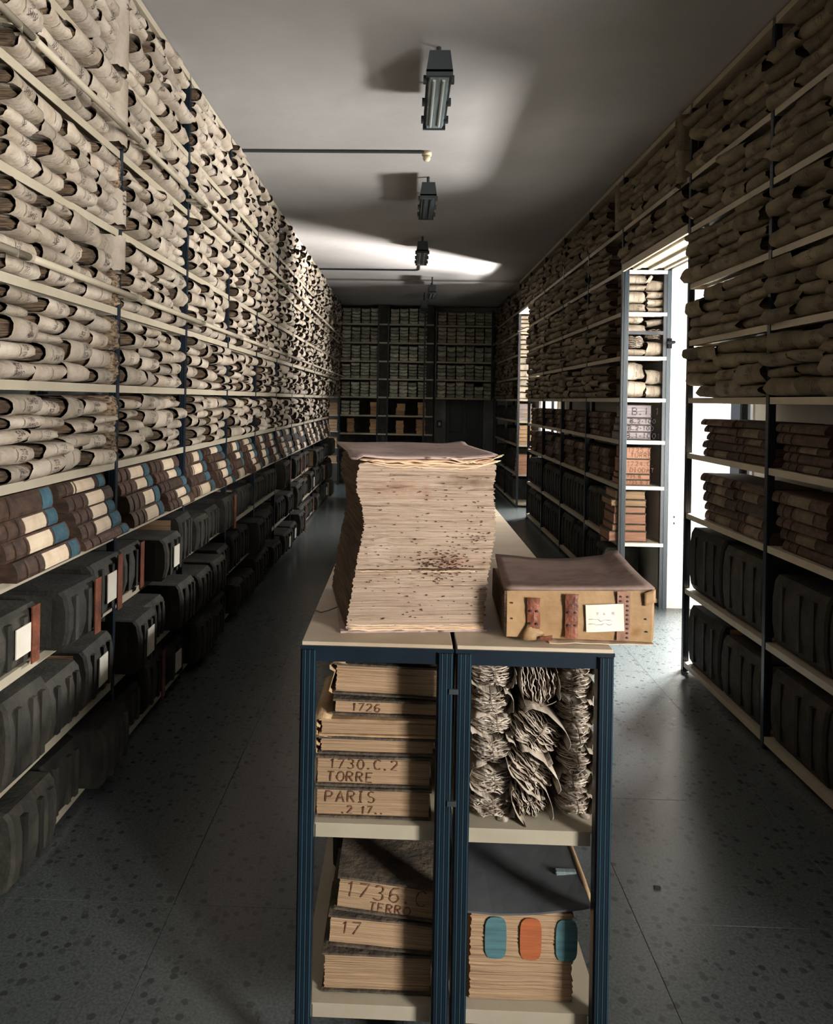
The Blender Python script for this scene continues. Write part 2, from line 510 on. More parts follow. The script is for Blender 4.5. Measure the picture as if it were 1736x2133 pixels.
def scribble(u0, v0, w, h, seed, lines=2):
    r = random.Random(seed)
    out = []
    for k in range(lines):
        v = v0 + h * (1 - (k + .5) / lines)
        pts = []
        n = int(8 + 6 * r.random())
        for i in range(n):
            pts.append((u0 + w * i / n, v + r.uniform(-.3, .3) * h / lines))
        out.append(pts)
    return out


def ink(strokes, surf, wd, mb=None, sub=None):
    """Ribbons along the strokes, each point mapped by surf(u, v) -> (x, y, z)."""
    mb = mb or MB()
    for st in strokes:
        if sub:
            dense = []
            for a, b in zip(st, st[1:]):
                k = max(1, int(math.dist(a, b) / sub))
                dense += [(a[0] + (b[0] - a[0]) * i / k, a[1] + (b[1] - a[1]) * i / k) for i in range(k)]
            st = dense + [st[-1]]
        L, Rr = [], []
        for i, p in enumerate(st):
            a, b = st[max(i - 1, 0)], st[min(i + 1, len(st) - 1)]
            d = (b[0] - a[0], b[1] - a[1])
            q = math.hypot(*d) or 1.0
            w = wd * (0.75 + 0.35 * math.sin(i * 1.7))
            nx_, ny_ = -d[1] / q * w / 2, d[0] / q * w / 2
            L.append(surf(p[0] + nx_, p[1] + ny_))
            Rr.append(surf(p[0] - nx_, p[1] - ny_))
        mb.sheet([L, Rr])
    return mb


# ------------------------------------------------------------------ room shell
XL, XR = -1.247, 1.695                        # shelf faces on the long wall and on the window wall
WL, WR = -1.66, 2.09                          # wall faces
YB, YF, ZC = 14.42, -3.4, 3.43
LEVELS = [0.06, 0.36, 0.70, 1.005, 1.312, 1.642, 1.975, 2.312, 2.652, 2.975]

fl = struct(MB().box(WL - .6, WR + .55, YF - .3, YB + .3, -0.25, -0.012).build('floor', M_GROUT))
tile_me = MB().bbox(-.361, .361, -.361, .361, -0.012, 0.0, 0.0008).mesh('tile', M_FLOOR)
TS = 0.723
for i in range(6):
    for j in range(25):
        t = link('tile', tile_me, fl)
        t.location = (-0.702 - 1 * TS + TS * (i + .5), 2.314 - 7 * TS + TS * (j + .5) - TS, 0)
for i in range(2):                            # threshold slabs inside the window openings
    pass

ce = struct(MB().box(WL - .6, WR + .55, YF - .3, 11.26, ZC, ZC + .2).build('ceiling', M_CEIL))
struct(MB().box(WL - .6, WR + .55, 11.26, YB + .3, ZC - .03, ZC + .2).build('trim_1', M_CEIL))
o = struct(MB().box(WL - .4, WL, YF, 12.25, 0, ZC).box(WL - .4, WL, 13.75, YB, 0, ZC).box(WL - .4, WL, 12.25, 13.75, 1.66, ZC).build('wall_left', M_WALL))
o = struct(MB().box(WL - .4, WR + .55, YB, YB + .25, 0, ZC).build('wall_back', M_WALL))
o = struct(MB().box(WL - .4, WR + .55, YF - .25, YF, 0, ZC).build('wall_front', M_WALL))
mb = MB()
OPEN = [(-1.35, 1.05, 0.80, 2.80), (4.50, 5.93, 0.0, 2.70), (10.2, 11.5, 0.0, 2.95)]
y = YF
for (a, b, zlo, zhi) in OPEN:
    mb.box(WR, WR + .45, y, a, 0, ZC)
    if zlo:
        mb.box(WR, WR + .45, a, b, 0, zlo)
    mb.box(WR, WR + .45, a, b, zhi, ZC)
    y = b
mb.box(WR, WR + .45, y, YB, 0, ZC)
struct(mb.build('wall_right', M_WHITE))
# window casings (white painted), each with an opened inward leaf where the photo shows one
for n, (a, b, zlo, zhi) in enumerate(OPEN):
    c = MB().box(WR - .012, WR + .46, b - .035, b - .001, zlo, zhi - .04).box(WR - .012, WR + .46, a + .001, a + .035, zlo, zhi - .04).box(WR - .012, WR + .46, a + .001, b - .001, zhi - .04, zhi - .001)
    w = struct(c.build('window_%d' % (n + 1), M_WHITE))
    if n == 1:
        MB().tube([(WR - .01, b - .045, 2.085), (WR - .01, b - .10, 2.085), (WR - .07, b - .105, 2.08)], [.012, .012, .010], 8).build('handle', M_BLACK, w)
        MB().bbox(WR - .04, WR - .006, b - .046, b - .034, 2.04, 2.12, .003).build('handle_plate', M_BLACK, w)
        g = MB()
        for k in (0, 1):
            g.box(WR + .03, WR + .04, b - .039, b - .034, .66 + .05 * k, .675 + .05 * k)
        g.build('screw', M_DARKMETAL, w)
struct(MB().box(WL - .38, WL - .002, 12.255, 12.29, 0, 1.66).box(WL - .38, WL - .002, 13.71, 13.745, 0, 1.66).build('window_4', M_WHITE))

for n, (a, b) in enumerate(((4.2, 6.3), (9.9, 11.8))):
    struct(MB().box(3.05, 3.17, a, b, -.25, .93).build('trim_%d' % (n + 2), M_WHITE))      # unseen parapet, added to block low rays
    struct(MB().box(WR + .45, 3.05, a, b, -.25, -.02).build('trim_%d' % (n + 4), M_GROUT))  # slab out to the added parapet

# the door in the back wall
d = struct(MB().bbox(.79, 1.50, YB - .045, YB - .005, .005, 1.98, .006).build('door_1', M_DOOR))
for (x0, x1, z0, z1) in ((.86, 1.11, .15, .85), (1.18, 1.43, .15, .85), (.86, 1.11, 1.0, 1.85), (1.18, 1.43, 1.0, 1.85)):
    MB().bbox(x0, x1, YB - .053, YB - .045, z0, z1, .004).build('door_panel', M_DOOR, d)
MB().bbox(.555, .785, YB - .09, YB - .002, 0, 2.02, .005).bbox(1.505, 1.70, YB - .09, YB - .002, 0, 2.02, .005).build('door_frame', M_JAMB, d)
MB().tube([(.85, YB - .05, 1.0), (.85, YB - .10, 1.0), (.93, YB - .10, 1.0)], .01, 8).build('door_handle', M_DARKMETAL, d)
MB().bbox(1.16, 1.20, YB - .052, YB - .045, 1.61, 1.65, .002).build('door_plate', M_CREAMPL, d)
sw = thing('switch_box', 'small dark switch box beside the dark door in the end wall', 'switch', (.66, YB - .09, 1.15))
MB().bbox(-.05, .05, -.04, 0, -.07, .07, .005).build('housing', M_DARKMETAL, sw)
MB().bbox(-.02, .02, -.048, -.04, -.03, .03, .003).build('rocker', M_CREAMPL, sw)

# ------------------------------------------------------------------ shelving bays


def board_mb(x0, x1, y0, y1, z):
    """Folded steel shelf: plate, front and back lips, two stiffeners below."""
    m = MB().box(x0, x1, y0, y1, z - .004, z)
    s = .003
    m.box(x0, x0 + s, y0, y1, z - .032, z - .004).box(x1 - s, x1, y0, y1, z - .032, z - .004)
    m.box(x0 + s, x1 - s, y0, y0 + s, z - .032, z - .004).box(x0 + s, x1 - s, y1 - s, y1, z - .032, z - .004)
    for k in (.33, .66):
        xx = x0 + (x1 - x0) * k
        m.box(xx - .018, xx + .018, y0 + s, y1 - s, z - .018, z - .004)
    return m


def ribbed_post(x0, x1, y0, y1, z0, z1, face):
    """Angle post; narrow rolled ribs on the named faces."""
    m = MB().box(x0, x1, y0, y1, z0, z1)
    return m


SIDES = {}


def bay(side, n, y0, y1, levels, z0=0.0, far_post=False, rails=(), near_post=True, ztop=3.385, label=None):
    face = XL if side == 'long' else XR
    back = face - .35 if side == 'long' else face + .36
    lo, hi = min(face, back), max(face, back)
    if label is None:
        label = '%s shelving bay, %s from the camera end %s' % ('tall blue-black steel', ORD[n], 'facing the windows' if side == 'long' else 'on the window wall')
    t = thing('shelving_bay', label, 'shelving', (face, y0, 0), 0, 'bays of the long shelf wall' if side == 'long' else 'bays of the window wall')
    posts = ([y0] if near_post else []) + ([y1] if far_post else [])
    for yy in posts:
        for xx in (lo, hi - .034):
            p = MB().box(xx - face, xx + .034 - face, yy - y0 - .014, yy - y0 + .014, z0, ztop)
            for k in (-1, 0, 1):
                p.box(xx - face + .017 + k * .011 - .002, xx - face + .017 + k * .011 + .002, yy - y0 - .017, yy - y0 + .017, z0, ztop - .01)
            p.build('post', M_BLUE, t)
    for z in levels:
        board_mb(lo + .003 - face, hi - .003 - face, .018, (y1 - y0) - .018, z).build('shelf', M_BOARD, t)
    MB().box(lo + .002 - face, hi - .003 - face, .016, (y1 - y0) - .016, ztop, ztop + .035).build('top_panel', M_BOARD, t)
    for z in rails:
        s = 1 if side == 'long' else -1
        r = MB().tube([(s * .078, -.02, z), (s * .078, y1 - y0 + .06, z)], .0125, 10)
        r.build('ladder_rail', M_BOARD, t, True)
        MB().tube([(s * .078, y1 - y0 + .06, z), (s * .078, y1 - y0 + .075, z)], .0155, 10).build('rail_cap', M_BOARD, t)
        for yy in (.05, y1 - y0 - .05):
            MB().box(min(0, s * .075), max(0, s * .075), yy - .01, yy + .01, z - .006, z + .006).build('rail_bracket', M_BOARD, t)
    return t


LB = [1.20 + .99 * k for k in range(12)]      # post positions, long wall: 1.20 ... 12.09
LB = [y for y in LB]
NL = len(LB) - 1
for n in range(NL):
    bay('long', n, LB[n], LB[n + 1], LEVELS, far_post=(n == NL - 1), rails=(1.975 + .045, 2.652 + .045))
LBR = [12.09, 13.05, 14.0]
for n in range(2):
    bay('long', NL + n, LBR[n], LBR[n + 1], [z for z in LEVELS if z > 1.6], z0=1.60, far_post=(n == 1), near_post=(n == 1), rails=(1.975 + .045, 2.652 + .045),
        label='short steel shelving bay bridging the end window, %s' % ('next to the full bays' if n == 0 else 'in the far corner'))

RN = [1.53, 2.53, 3.53, 4.53]
for n in range(3):
    bay('window', n, RN[n], RN[n + 1], [.06, .50, .95, 1.312, 1.642, 1.985, 2.325, 2.665, 2.985], far_post=(n == 2))
R2 = [5.92 + 1.1 * k for k in range(5)]
for n in range(4):
    bay('window', n + 3, R2[n], R2[n + 1], [.06, .505, .952, 1.312, 1.645, 1.975, 2.323, 2.663, 2.985], far_post=(n == 3))
R3 = [11.30, 12.65, 13.98]
for n in range(2):
    bay('window', n + 7, R3[n], R3[n + 1], [.06, .505, .952, 1.312, 1.645, 1.975, 2.323, 2.663, 2.985], far_post=(n == 1))
BR1 = bay('window', 0, 4.53, 5.92, [2.985], z0=2.66, near_post=False, label='shelving bay bridging the tall bright window, ribbed white underside')
m = MB().box(0, .37, .02, 1.37, 2.672, 2.690)
m.box(-.004, .012, .02, 1.37, 2.64, 2.695)
for x0, x1, dz in ((.075, .105, .016), (.115, .13, .010), (.20, .235, .018), (.25, .262, .010), (.32, .345, .014)):
    m.box(x0, x1, .02, 1.37, 2.672 - dz, 2.672)
m.build('soffit', M_BOARD, BR1)
BR2 = bay('window', 0, 10.32, 11.30, [2.985], z0=2.96, near_post=False, label='shelving bay bridging the far window between the dark runs')
MB().box(-.003, .36, .02, .96, 2.93, 2.955).build('soffit', M_WHITE, BR2)
MB().tube([(-.01, .02, 2.64), (-.01, .96, 2.67)], .012, 8).build('tie_bar', M_BOARD, BR2)

# end-wall shelving: three sections
SECT = [(-1.265, -.356), (-.356, .5214), (.545, 1.66)]
for k, (x0, x1) in enumerate(SECT):
    t = thing('end_shelving', ['steel shelving section on the end wall, next to the long shelf wall', 'steel shelving section in the middle of the end wall', 'steel shelving section above the dark door'][k],
              'shelving', (x0, 14.0, 0), 0, 'shelving sections of the end wall')
    w = x1 - x0
    zz = 1.62 if k == 2 else 0.0
    top = 3.385 if k < 2 else 3.30
    for xx in ((.0, w - .19) if k < 2 else (.0, w - .06)):
        MB().box(xx, xx + .03, -.004, .03, zz, top).build('post', M_BLUE, t)
    if k < 2:
        MB().box(w - .16, w - .001, .03, .36, zz, top).build('gap_shade_block', M_DARKVOL, t)  # dark block standing in for the shade of an empty gap
    for z in ([.96, 1.305, 1.655, 2.0, 2.335, 2.685, 3.035] if k < 2 else [1.655, 2.0, 2.335, 2.685, 3.02]):
        m = MB().box(.002, w - .004, .0, .37, z - .03, z)
        m.build('shelf', M_BOARD, t)
    MB().box(.001, w - .003, .375, .39, zz, top).build('back_panel', M_DARKVOL, t)

# ------------------------------------------------------------------ wrapped paper bundles
RND = random.Random(11)


def bundle_parts(seed, L=.240, h=.076, d=.27, lett=None):
    """One flat roll of papers in a paper wrapper: front face at y = 0, lying along x, base at z = 0."""
    r = random.Random(seed)
    ry = r.uniform(.035, .06)
    prof = [(d * .55, h), (ry * 1.2, h)]
    for a in (62, 36, 12, -12, -36, -62):
        prof.append((ry - ry * math.cos(math.radians(a)), h / 2 + h / 2 * math.sin(math.radians(a)) ** 1 if False else h / 2 + h / 2 * math.copysign(abs(math.sin(math.radians(a))) ** .8, a)))
    prof += [(ry * 1.2, 0), (d * .55, 0)]
    xs = [-.5, -.38, -.12, .14, .38, .5]
    tap = [r.uniform(.92, 1.12), r.uniform(.96, 1.06), r.uniform(.98, 1.08), r.uniform(.96, 1.06), r.uniform(.9, 1.03), r.uniform(.72, 1.03)]
    push = [r.uniform(-.010, .014), r.uniform(-.006, .004), 0, r.uniform(-.006, .006), r.uniform(-.004, .008), r.uniform(-.008, .018)]
    rows = []
    skew, skew2 = r.uniform(-.035, .035), r.uniform(-.045, .045)
    for k, x in enumerate(xs):
        row = []
        for j, (yy, zz) in enumerate(prof):
            ex = 0
            if k == 0:
                ex = r.uniform(-.010, .014) + skew * (zz / h - .5)
            if k == 5:
                ex = r.uniform(-.016, .010) + skew2 * (zz / h - .5)
            row.append((x * L + ex, yy + push[k] + r.uniform(-.002, .002), h / 2 + (zz - h / 2) * tap[k] + r.uniform(-.0025, .0025) + .0025))
        rows.append(row)
    wr = MB().sheet(rows)
    # pages inside, shorter than the wrapper
    pr = [(d, h * .93), (ry + .012, h * .93)]
    for a in (50, 0, -50):
        pr.append((ry + .010 - (ry) * math.cos(math.radians(a)), h / 2 + h * .43 * math.sin(math.radians(a))))
    pr += [(ry + .012, h * .07), (d, h * .07)]
    e0, e1 = (r.uniform(-.016, .0) if r.random() < .3 else r.uniform(.006, .03)), r.uniform(.02, .05)
    pg = MB()
    rings = []
    for x, s in ((-.5 * L + e0, .86), (-.2 * L, .98), (.2 * L, .98), (.5 * L - e1, .88)):
        rings.append([(x + r.uniform(-.004, .004), yy, h / 2 + (zz - h / 2) * s) for yy, zz in pr])
    pg.loft(rings, True, True)
    st = MB()
    x = r.uniform(-.03, .03)
    st.sheet([[(x - .0016, yy - .0022, zz + .0025) for yy, zz in prof[1:-1]], [(x + .0016, yy - .0022, zz + .0025) for yy, zz in prof[1:-1]]])

    zs = [p[1] for p in prof[1:-1]][::-1]
    ys = [p[0] for p in prof[1:-1]][::-1]

    def surf(u, v):
        v_ = min(max(v, 0.0), h)
        return (u, float(np.interp(v_, zs, ys)) - .0075, v_ + .002)
    return wr, pg, st, surf


VARS = []
TXT = ['72', '52A', '10', '15', '70', '12', 'SMO', '52', '72', 'ADA', '12', '52']
for s in range(14):
    wr, pg, st, surf = bundle_parts(100 + s)
    sh = wr.mesh('wrapper', M_PAPER, True)
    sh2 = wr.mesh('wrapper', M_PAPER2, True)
    letters = []
    for q in range(2):
        rr = random.Random(s * 7 + q)
        u = rr.uniform(-.02, .02)
        strokes = text_strokes(rr.choice(TXT), u, .042, .021, seed=s + q) + text_strokes(rr.choice(TXT), u - .006, .014, .019, seed=s + q + 50)
        letters.append(ink(strokes, surf, .0036, sub=.006).mesh('lettering', M_INK))
    VARS.append(dict(wr=wr, pg=pg, wrapper=sh, wrapper2=sh2, pages=pg.mesh('pages', M_ENDS), string=st.mesh('string', M_STRING), letters=letters))


def fill(y0, y1, z0, z1, cols, rnd, rowh=.065, skip=()):
    """Places of bundles in one compartment: (s along the shelf, z, depth offset, yaw, tilt, scale z, scale x, variant, col, row)."""
    out = []
    H = z1 - z0
    w = (y1 - y0) / cols
    for c in range(cols):
        rows = max(3, int(round(H / (rowh * rnd.uniform(.92, 1.12)))))
        z = z0
        hh = [rnd.uniform(.65, 1.35) for _ in range(rows)]
        q = (H - rnd.uniform(.004, .03)) / sum(hh)
        for k in range(rows):
            h = hh[k] * q
            out.append((y0 + w * (c + .5) + rnd.uniform(-.012, .012), z, rnd.uniform(-.028, .028), rnd.uniform(-.07, .11), rnd.uniform(-.05, .05), h / .078, w / .222 * rnd.uniform(.86, 1.05), rnd.randrange(14), c, k))
            z += h
    return out


def bundle_matrix(side, p):
    s, z, dy, yaw, tilt, szc, sxc = p[:7]
    if side == 'long':
        X, rz = XL + .030 + (-dy), PI / 2
    else:
        X, rz = XR - .018 + dy, -PI / 2
    return Matrix.Translation((X, s, z)) @ Matrix.Rotation(rz + yaw, 4, 'Z') @ Matrix.Rotation(tilt, 4, 'Y') @ Matrix.Diagonal((sxc, 1, szc, 1))


class Mass:
    """Everything past the individual limit, joined into one mesh."""

    def __init__(s):
        s.V, s.F, s.M, s.k = [], [], [], 0

    def add(s, mb, M, mi):
        a = np.array(mb.v)
        m = np.array(M)
        s.V.append(a @ m[:3, :3].T + m[:3, 3])
        for f in mb.f:
            s.F.append(tuple(i + s.k for i in f))
        s.M += [mi] * len(mb.f)
        s.k += len(a)

    def build(s, name, mats, label, cat, group=None):
        me = bpy.data.meshes.new(name)
        me.from_pydata(np.vstack(s.V).tolist(), [], s.F)
        for m in mats:
            me.materials.append(m)
        me.polygons.foreach_set('material_index', s.M)
        me.polygons.foreach_set('use_smooth', [True] * len(s.F))
        me.update()
        o = link(name, me)
        tag(o, label, cat, group)
        o['kind'] = 'stuff'
        return o


ROWS = ['lowest', 'second lowest', 'third', 'fourth', 'fifth', 'sixth', 'seventh']
COLS = ['first', 'second', 'third', 'fourth', 'fifth']
SHELF_NAMES = {2.975: 'top shelf', 2.985: 'top shelf', 2.652: 'second shelf down', 2.665: 'second shelf down', 2.663: 'second shelf down', 2.312: 'third shelf down', 2.325: 'third shelf down', 2.323: 'third shelf down',
               1.975: 'fourth shelf down', 1.985: 'fourth shelf down', 1.642: 'fifth shelf down', 1.645: 'fifth shelf down', 1.312: 'sixth shelf down'}


def place_bundle(side, p, bname, sname, zoom, name, matkey, group):
    v = VARS[p[7]]
    M = bundle_matrix(side, p)
    where = 'facing the windows' if side == 'long' else 'on the window wall'
    # column counted from the camera end
    if 'over' in bname:
        where = ''
    lab = '%s paper bundle, %s, %s %s, %s row, %s column' % ('cream' if side == 'long' else 'dim', bname, sname, where.replace('on the', 'on'), ROWS[p[9]], COLS[p[8]] if side == 'long' else COLS[p[8]])
    e = thing(name, lab, 'bundle', group=group)
    e.matrix_world = M
    link('wrapper', v[matkey], e)
    link('pages', v['pages'], e)
    if zoom > 0:
        link('string', v['string'], e)
    if zoom > 1 and RND.random() < .75:
        link('lettering', RND.choice(v['letters']), e)


# crumpled column at the far end of each compartment of the long wall: page ends facing out
def crumple_mb(seed, w=.095, h=.145, d=.28):
    m = MB()
    n, q = 13, 7
    r = random.Random(seed)
    rows = []
    for k in range(n):
        z = h * k / (n - 1)
        row = []
        for i in range(q):
            x = -w / 2 + w * i / (q - 1)
            yy = .022 + .018 * nz(x * 60, z * 140, seed) + .012 * nz(x * 25, z * 260, seed + 9) + .05 * abs(x / w * 2) ** 4 + .02 * abs(2 * k / (n - 1) - 1) ** 6
            row.append((x + .006 * nz(seed, z * 120), max(yy, 0), z + .006 * nz(x * 40, seed, z * 90)))
        row = [(-w / 2, d, z)] + row + [(w / 2, d, z)]
        rows.append(row)
    m.loft(rows, True, True)
    return m


CR = [crumple_mb(s).mesh('page_bundle', M_CRUMPLE) for s in range(6)]

left, right = [], []
BAYN_L = ['first bay', 'second bay', 'third bay', 'fourth bay', 'fifth bay', 'sixth bay', 'seventh bay', 'eighth bay', 'ninth bay', 'tenth bay', 'eleventh bay']
lv = [1.312, 1.642, 1.975, 2.312, 2.652, 2.975, 3.385]
bays_long = [(LB[n], LB[n + 1], BAYN_L[n]) for n in range(NL)] + [(12.09, 13.05, 'bridging bay'), (13.05, 13.98, 'corner bay')]
rA = random.Random(5)
upright = []
for bi, (a, b, bn) in enumerate(bays_long):
    for k in range(6):
        z0, z1 = lv[k], lv[k + 1] - (.034 if k < 5 else .002)
        if z0 < 1.6 and bi >= NL:
            continue
        has_c = not (bi == 1)
        yb = b - (.115 if has_c else .135)
        for p in fill(a + .024, yb, z0, z1, 4, rA):
            left.append((bi, p, bn, SHELF_NAMES[z0]))
        if has_c and 2 <= bi < NL:
            for q in range(2):
                hh = (z1 - z0) * .97 / 2
                if rA.random() < .12:
                    continue
                o = link('page_bundle', CR[rA.randrange(6)])
                o.location = (XL + .01 - rA.uniform(0, .03), b - .067 + rA.uniform(-.006, .006), z0 + q * hh + .001)
                o.rotation_euler = (0, 0, PI / 2 + rA.uniform(-.06, .06))
                o.scale = (1, 1, hh / .145 * .98)
                tag(o, 'brown crumpled page ends beside a post, %s, %s facing the windows, %s' % (bn, SHELF_NAMES[z0], ['lower', 'upper'][q]), 'bundle', 'page-end bundles of the long wall')
        if bi == 1:
            upright.append((b - .075, z0, z1, k))
left.sort(key=lambda t: t[1][0])
vis = [t for t in left if t[0] >= 1]
near = [t for t in left if t[0] == 0]
ML = Mass()
for bi, p, bn, sn in vis[:300]:
    place_bundle('long', p, bn, sn, 2 if p[0] < 4.6 else 1, 'paper_bundle', 'wrapper', 'paper bundles of the long shelf wall')
for bi, p, bn, sn in near + vis[300:]:
    M = bundle_matrix('long', p)
    ML.add(VARS[p[7]]['wr'], M, 0)
    ML.add(VARS[p[7]]['pg'], M, 1)
ML.build('massed_paper_bundles', [M_PAPER, M_ENDS], 'mass of cream paper bundles filling the farther bays facing the windows', 'bundles')

# upright wrapped rolls next to the post of the second bay


def upright_roll(name, label, loc, rotz, h, w, word, seed, group, m=M_PAPER):
    """Stiff paper sleeve standing on end, word written up its front."""
    t = thing(name, label, 'bundle', loc, rotz, group)
    r = random.Random(seed)
    rows = []
    nrow = 7
    ry = .04
    for k in range(nrow):
        z = h * k / (nrow - 1)
        row = []
        for j in range(11):
            a = -80 + 16 * j
            row.append((w / 2 * math.sin(math.radians(a)) / .985 + .002 * nz(k, j, seed), ry - ry * math.cos(math.radians(a)) + .003 * nz(j, seed, k), z + (r.uniform(-.008, .008) if k in (0, nrow - 1) else 0)))
        row = [(-w / 2, .12, z)] + row + [(w / 2, .12, z)]
        rows.append(row)
    MB().sheet(rows).build('wrapper', m, t, True)
    m2 = MB()
    rows = [[(-w * .42, .22, z), (-w * .40, .045, z), (0, .022, z), (w * .40, .045, z), (w * .42, .22, z)] for z in (.012, h - .012)]
    m2.loft(rows, True, True)
    m2.build('pages', M_ENDS, t)
    if word:
        def surf(u, v):
            x = v - .0
            return (x, ry - ry * math.sqrt(max(0, 1 - (x / (w / 2 + .004)) ** 2)) - .003, h * .86 - u)
        ink(text_strokes(word, 0, -.018, .036, gap=.25, seed=seed), surf, .004, sub=.008).build('lettering', M_INK, t)
    return t


UW = {5: ('r', 'EFA'), 4: ('r', ''), 3: ('rp', 'DIG'), 2: ('pr', ''), 1: ('pp', ''), 0: ('pp', '')}
for (yy, z0, z1, k) in upright:
    kinds, word = UW[k]
    hh = (z1 - z0) * .97 / len(kinds)
    for q, kd in enumerate(kinds):
        pos = '%s%s facing the windows' % ('' if len(kinds) == 1 else ['lower, ', 'upper, '][q], SHELF_NAMES[lv[k]])
        if kd == 'r':
            upright_roll('upright_roll', 'stiff cream sleeve on end beside second post, ' + pos, (XL + .045, yy, z0 + .004 + q * hh), PI / 2, hh * .97, .115, word, 40 + k, 'upright sleeves beside the second post')
        else:
            o = link('page_bundle', CR[(k + q) % 6])
            o.location = (XL + .04, yy, z0 + q * hh + .001)
            o.rotation_euler = (0, 0, PI / 2)
            o.scale = (1.15, 1, hh / .145 * .97)
            tag(o, 'brown page ends beside the second post, ' + pos, 'bundle', 'page-end bundles of the long wall')

# window-wall bundles
rB = random.Random(8)


def right_levels(tops):
    return tops


nearlv = [1.642, 1.985, 2.325, 2.665, 2.985, 3.385]
run2lv = [1.645, 1.975, 2.323, 2.663, 2.985, 3.385]
BAYN_R = ['first bay', 'second bay', 'third bay', 'fourth bay', 'fifth bay', 'sixth bay', 'seventh bay', 'eighth bay', 'ninth bay']
spans = [(RN[n], RN[n + 1], BAYN_R[n], nearlv, 0, 4) for n in range(3)]
spans += [(R2[n] + (.36 if n == 0 else 0), R2[n + 1], BAYN_R[3 + n], run2lv, 0, 3 if n == 0 else 5) for n in range(4)]
spans += [(R3[n] + (.36 if n == 0 else 0), R3[n + 1], BAYN_R[7 + n], run2lv, 0, 5) for n in range(2)]
spans += [(4.62, 5.91, 'bay over the window', [2.985, 3.385], 1, 5), (4.62, 5.91, 'bay over the window', [2.70, 2.985], 1, 5), (10.34, 11.28, 'bay over the far window', [2.985, 3.385], 1, 4)]
for (a, b, bn, lvs, kind, cols) in spans:
    for k in range(len(lvs) - 1):
        z0, z1 = lvs[k], lvs[k + 1] - (.034 if lvs[k + 1] < 3.3 else .06)
        sn = SHELF_NAMES.get(z0, 'second shelf down')
        for p in fill(a + .024, b - .022, z0, z1, cols, rB, .067):
            if bn == 'third bay' and p[8] == 3 and rB.random() < .22:
                continue
            right.append((a, p, bn, sn))
right.sort(key=lambda t: t[1][0])
visr = [t for t in right if t[1][0] > 2.75]
nearr = [t for t in right if t[1][0] <= 2.75]
MR = Mass()
for bi, p, bn, sn in visr[:290]:
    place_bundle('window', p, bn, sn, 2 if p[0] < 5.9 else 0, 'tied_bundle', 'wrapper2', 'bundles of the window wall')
for bi, p, bn, sn in nearr + visr[290:]:
    M = bundle_matrix('window', p)
    MR.add(VARS[p[7]]['wr'], M, 0)
    MR.add(VARS[p[7]]['pg'], M, 1)
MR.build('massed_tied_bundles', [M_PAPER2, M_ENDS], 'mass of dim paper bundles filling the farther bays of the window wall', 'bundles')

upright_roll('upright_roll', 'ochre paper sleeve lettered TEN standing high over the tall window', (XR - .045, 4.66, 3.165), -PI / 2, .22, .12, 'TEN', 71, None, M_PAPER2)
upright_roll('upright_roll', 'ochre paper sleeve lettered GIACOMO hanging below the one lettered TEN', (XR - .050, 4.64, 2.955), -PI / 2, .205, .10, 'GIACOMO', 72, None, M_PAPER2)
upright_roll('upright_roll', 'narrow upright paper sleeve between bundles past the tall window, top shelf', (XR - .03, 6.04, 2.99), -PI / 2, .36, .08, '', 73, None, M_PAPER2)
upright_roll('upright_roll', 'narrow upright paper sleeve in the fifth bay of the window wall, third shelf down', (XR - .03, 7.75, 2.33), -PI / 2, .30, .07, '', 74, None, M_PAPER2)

# end-wall folders: individual pillow-shaped stacks of folded paper


def folder_mb(seed, w=.154, h=.060, d=.26):
    m = MB()
    rows = []
    for z, s, yy in ((0.0, .92, .02), (.012, 1.0, 0.0), (h - .012, 1.0, .0), (h, .93, .02)):
        row = []
        for i in range(5):
            x = (-.5 + i / 4) * w * s
            sag = .011 * (1 - (2 * i / 4 - 1) ** 2)
            row.append((x, yy + .006 * nz(i, z * 50, seed), z - sag + .004 * nz(i * .8, seed)))
        row += [(w / 2 * s, d, z), (-w / 2 * s, d, z)]
        rows.append(row)
    m.loft(rows, True, True)
    return m.mesh('folder_stack', M_FOLDER)


FV = [folder_mb(s) for s in range(6)]
rF = random.Random(3)
nf = 0
flv = [1.655, 2.0, 2.335, 2.685, 3.035, 3.385]
for k, (x0, x1) in enumerate(SECT):
    cols, w = (4, .178) if k < 2 else (6, .176)
    for li in range(5):
        z0, z1 = flv[li], flv[li + 1] - .035
        if k == 2 and li == 4:
            z1 = 3.29
        rows = rF.choice([4, 5, 4]) if k < 2 else rF.choice([3, 4])
        for c in range(cols):
            rr = rows + (1 if (k < 2 and rF.random() < .25 and rows < 5) else 0)
            hh = (z1 - z0) * rF.uniform(.90, .99) / rr
            for q in range(rr):
                if k == 2 and li == 0 and rF.random() < .12 and q == rr - 1:
                    continue
                if nf >= 300:
                    continue
                nf += 1
                o = link('folder_stack', FV[rF.randrange(6)])
                o.location = (x0 + .04 + w * (c + .5) + rF.uniform(-.004, .004), 14.012 + rF.uniform(0, .02), z0 + .002 + q * hh)
                o.scale = (1, 1, hh / .066)
                o.rotation_euler = (0, 0, rF.uniform(-.04, .04))
                tag(o, 'grey-green folded papers on end wall, %s, %s shelf, %s column, %s up' % (['corner section', 'middle section', 'section over the door'][k], ORD[4 - li] if li < 4 else 'top', ORD[c], ORD[q]), 'folder', 'folders of the end wall')
# a few pale folders and amber volumes on the two low shelves
for c in range(2):
    for q in range(4):
        o = link('folder_stack', FV[(c + q) % 6])
        o.location = (-1.225 + .178 * (c + .5), 14.012, 1.307 + q * .068)
        tag(o, 'pale folded papers on low end-wall shelf beside the corner, %s pile, %s up' % (ORD[c], ORD[q]), 'folder', 'low folders of the end wall')


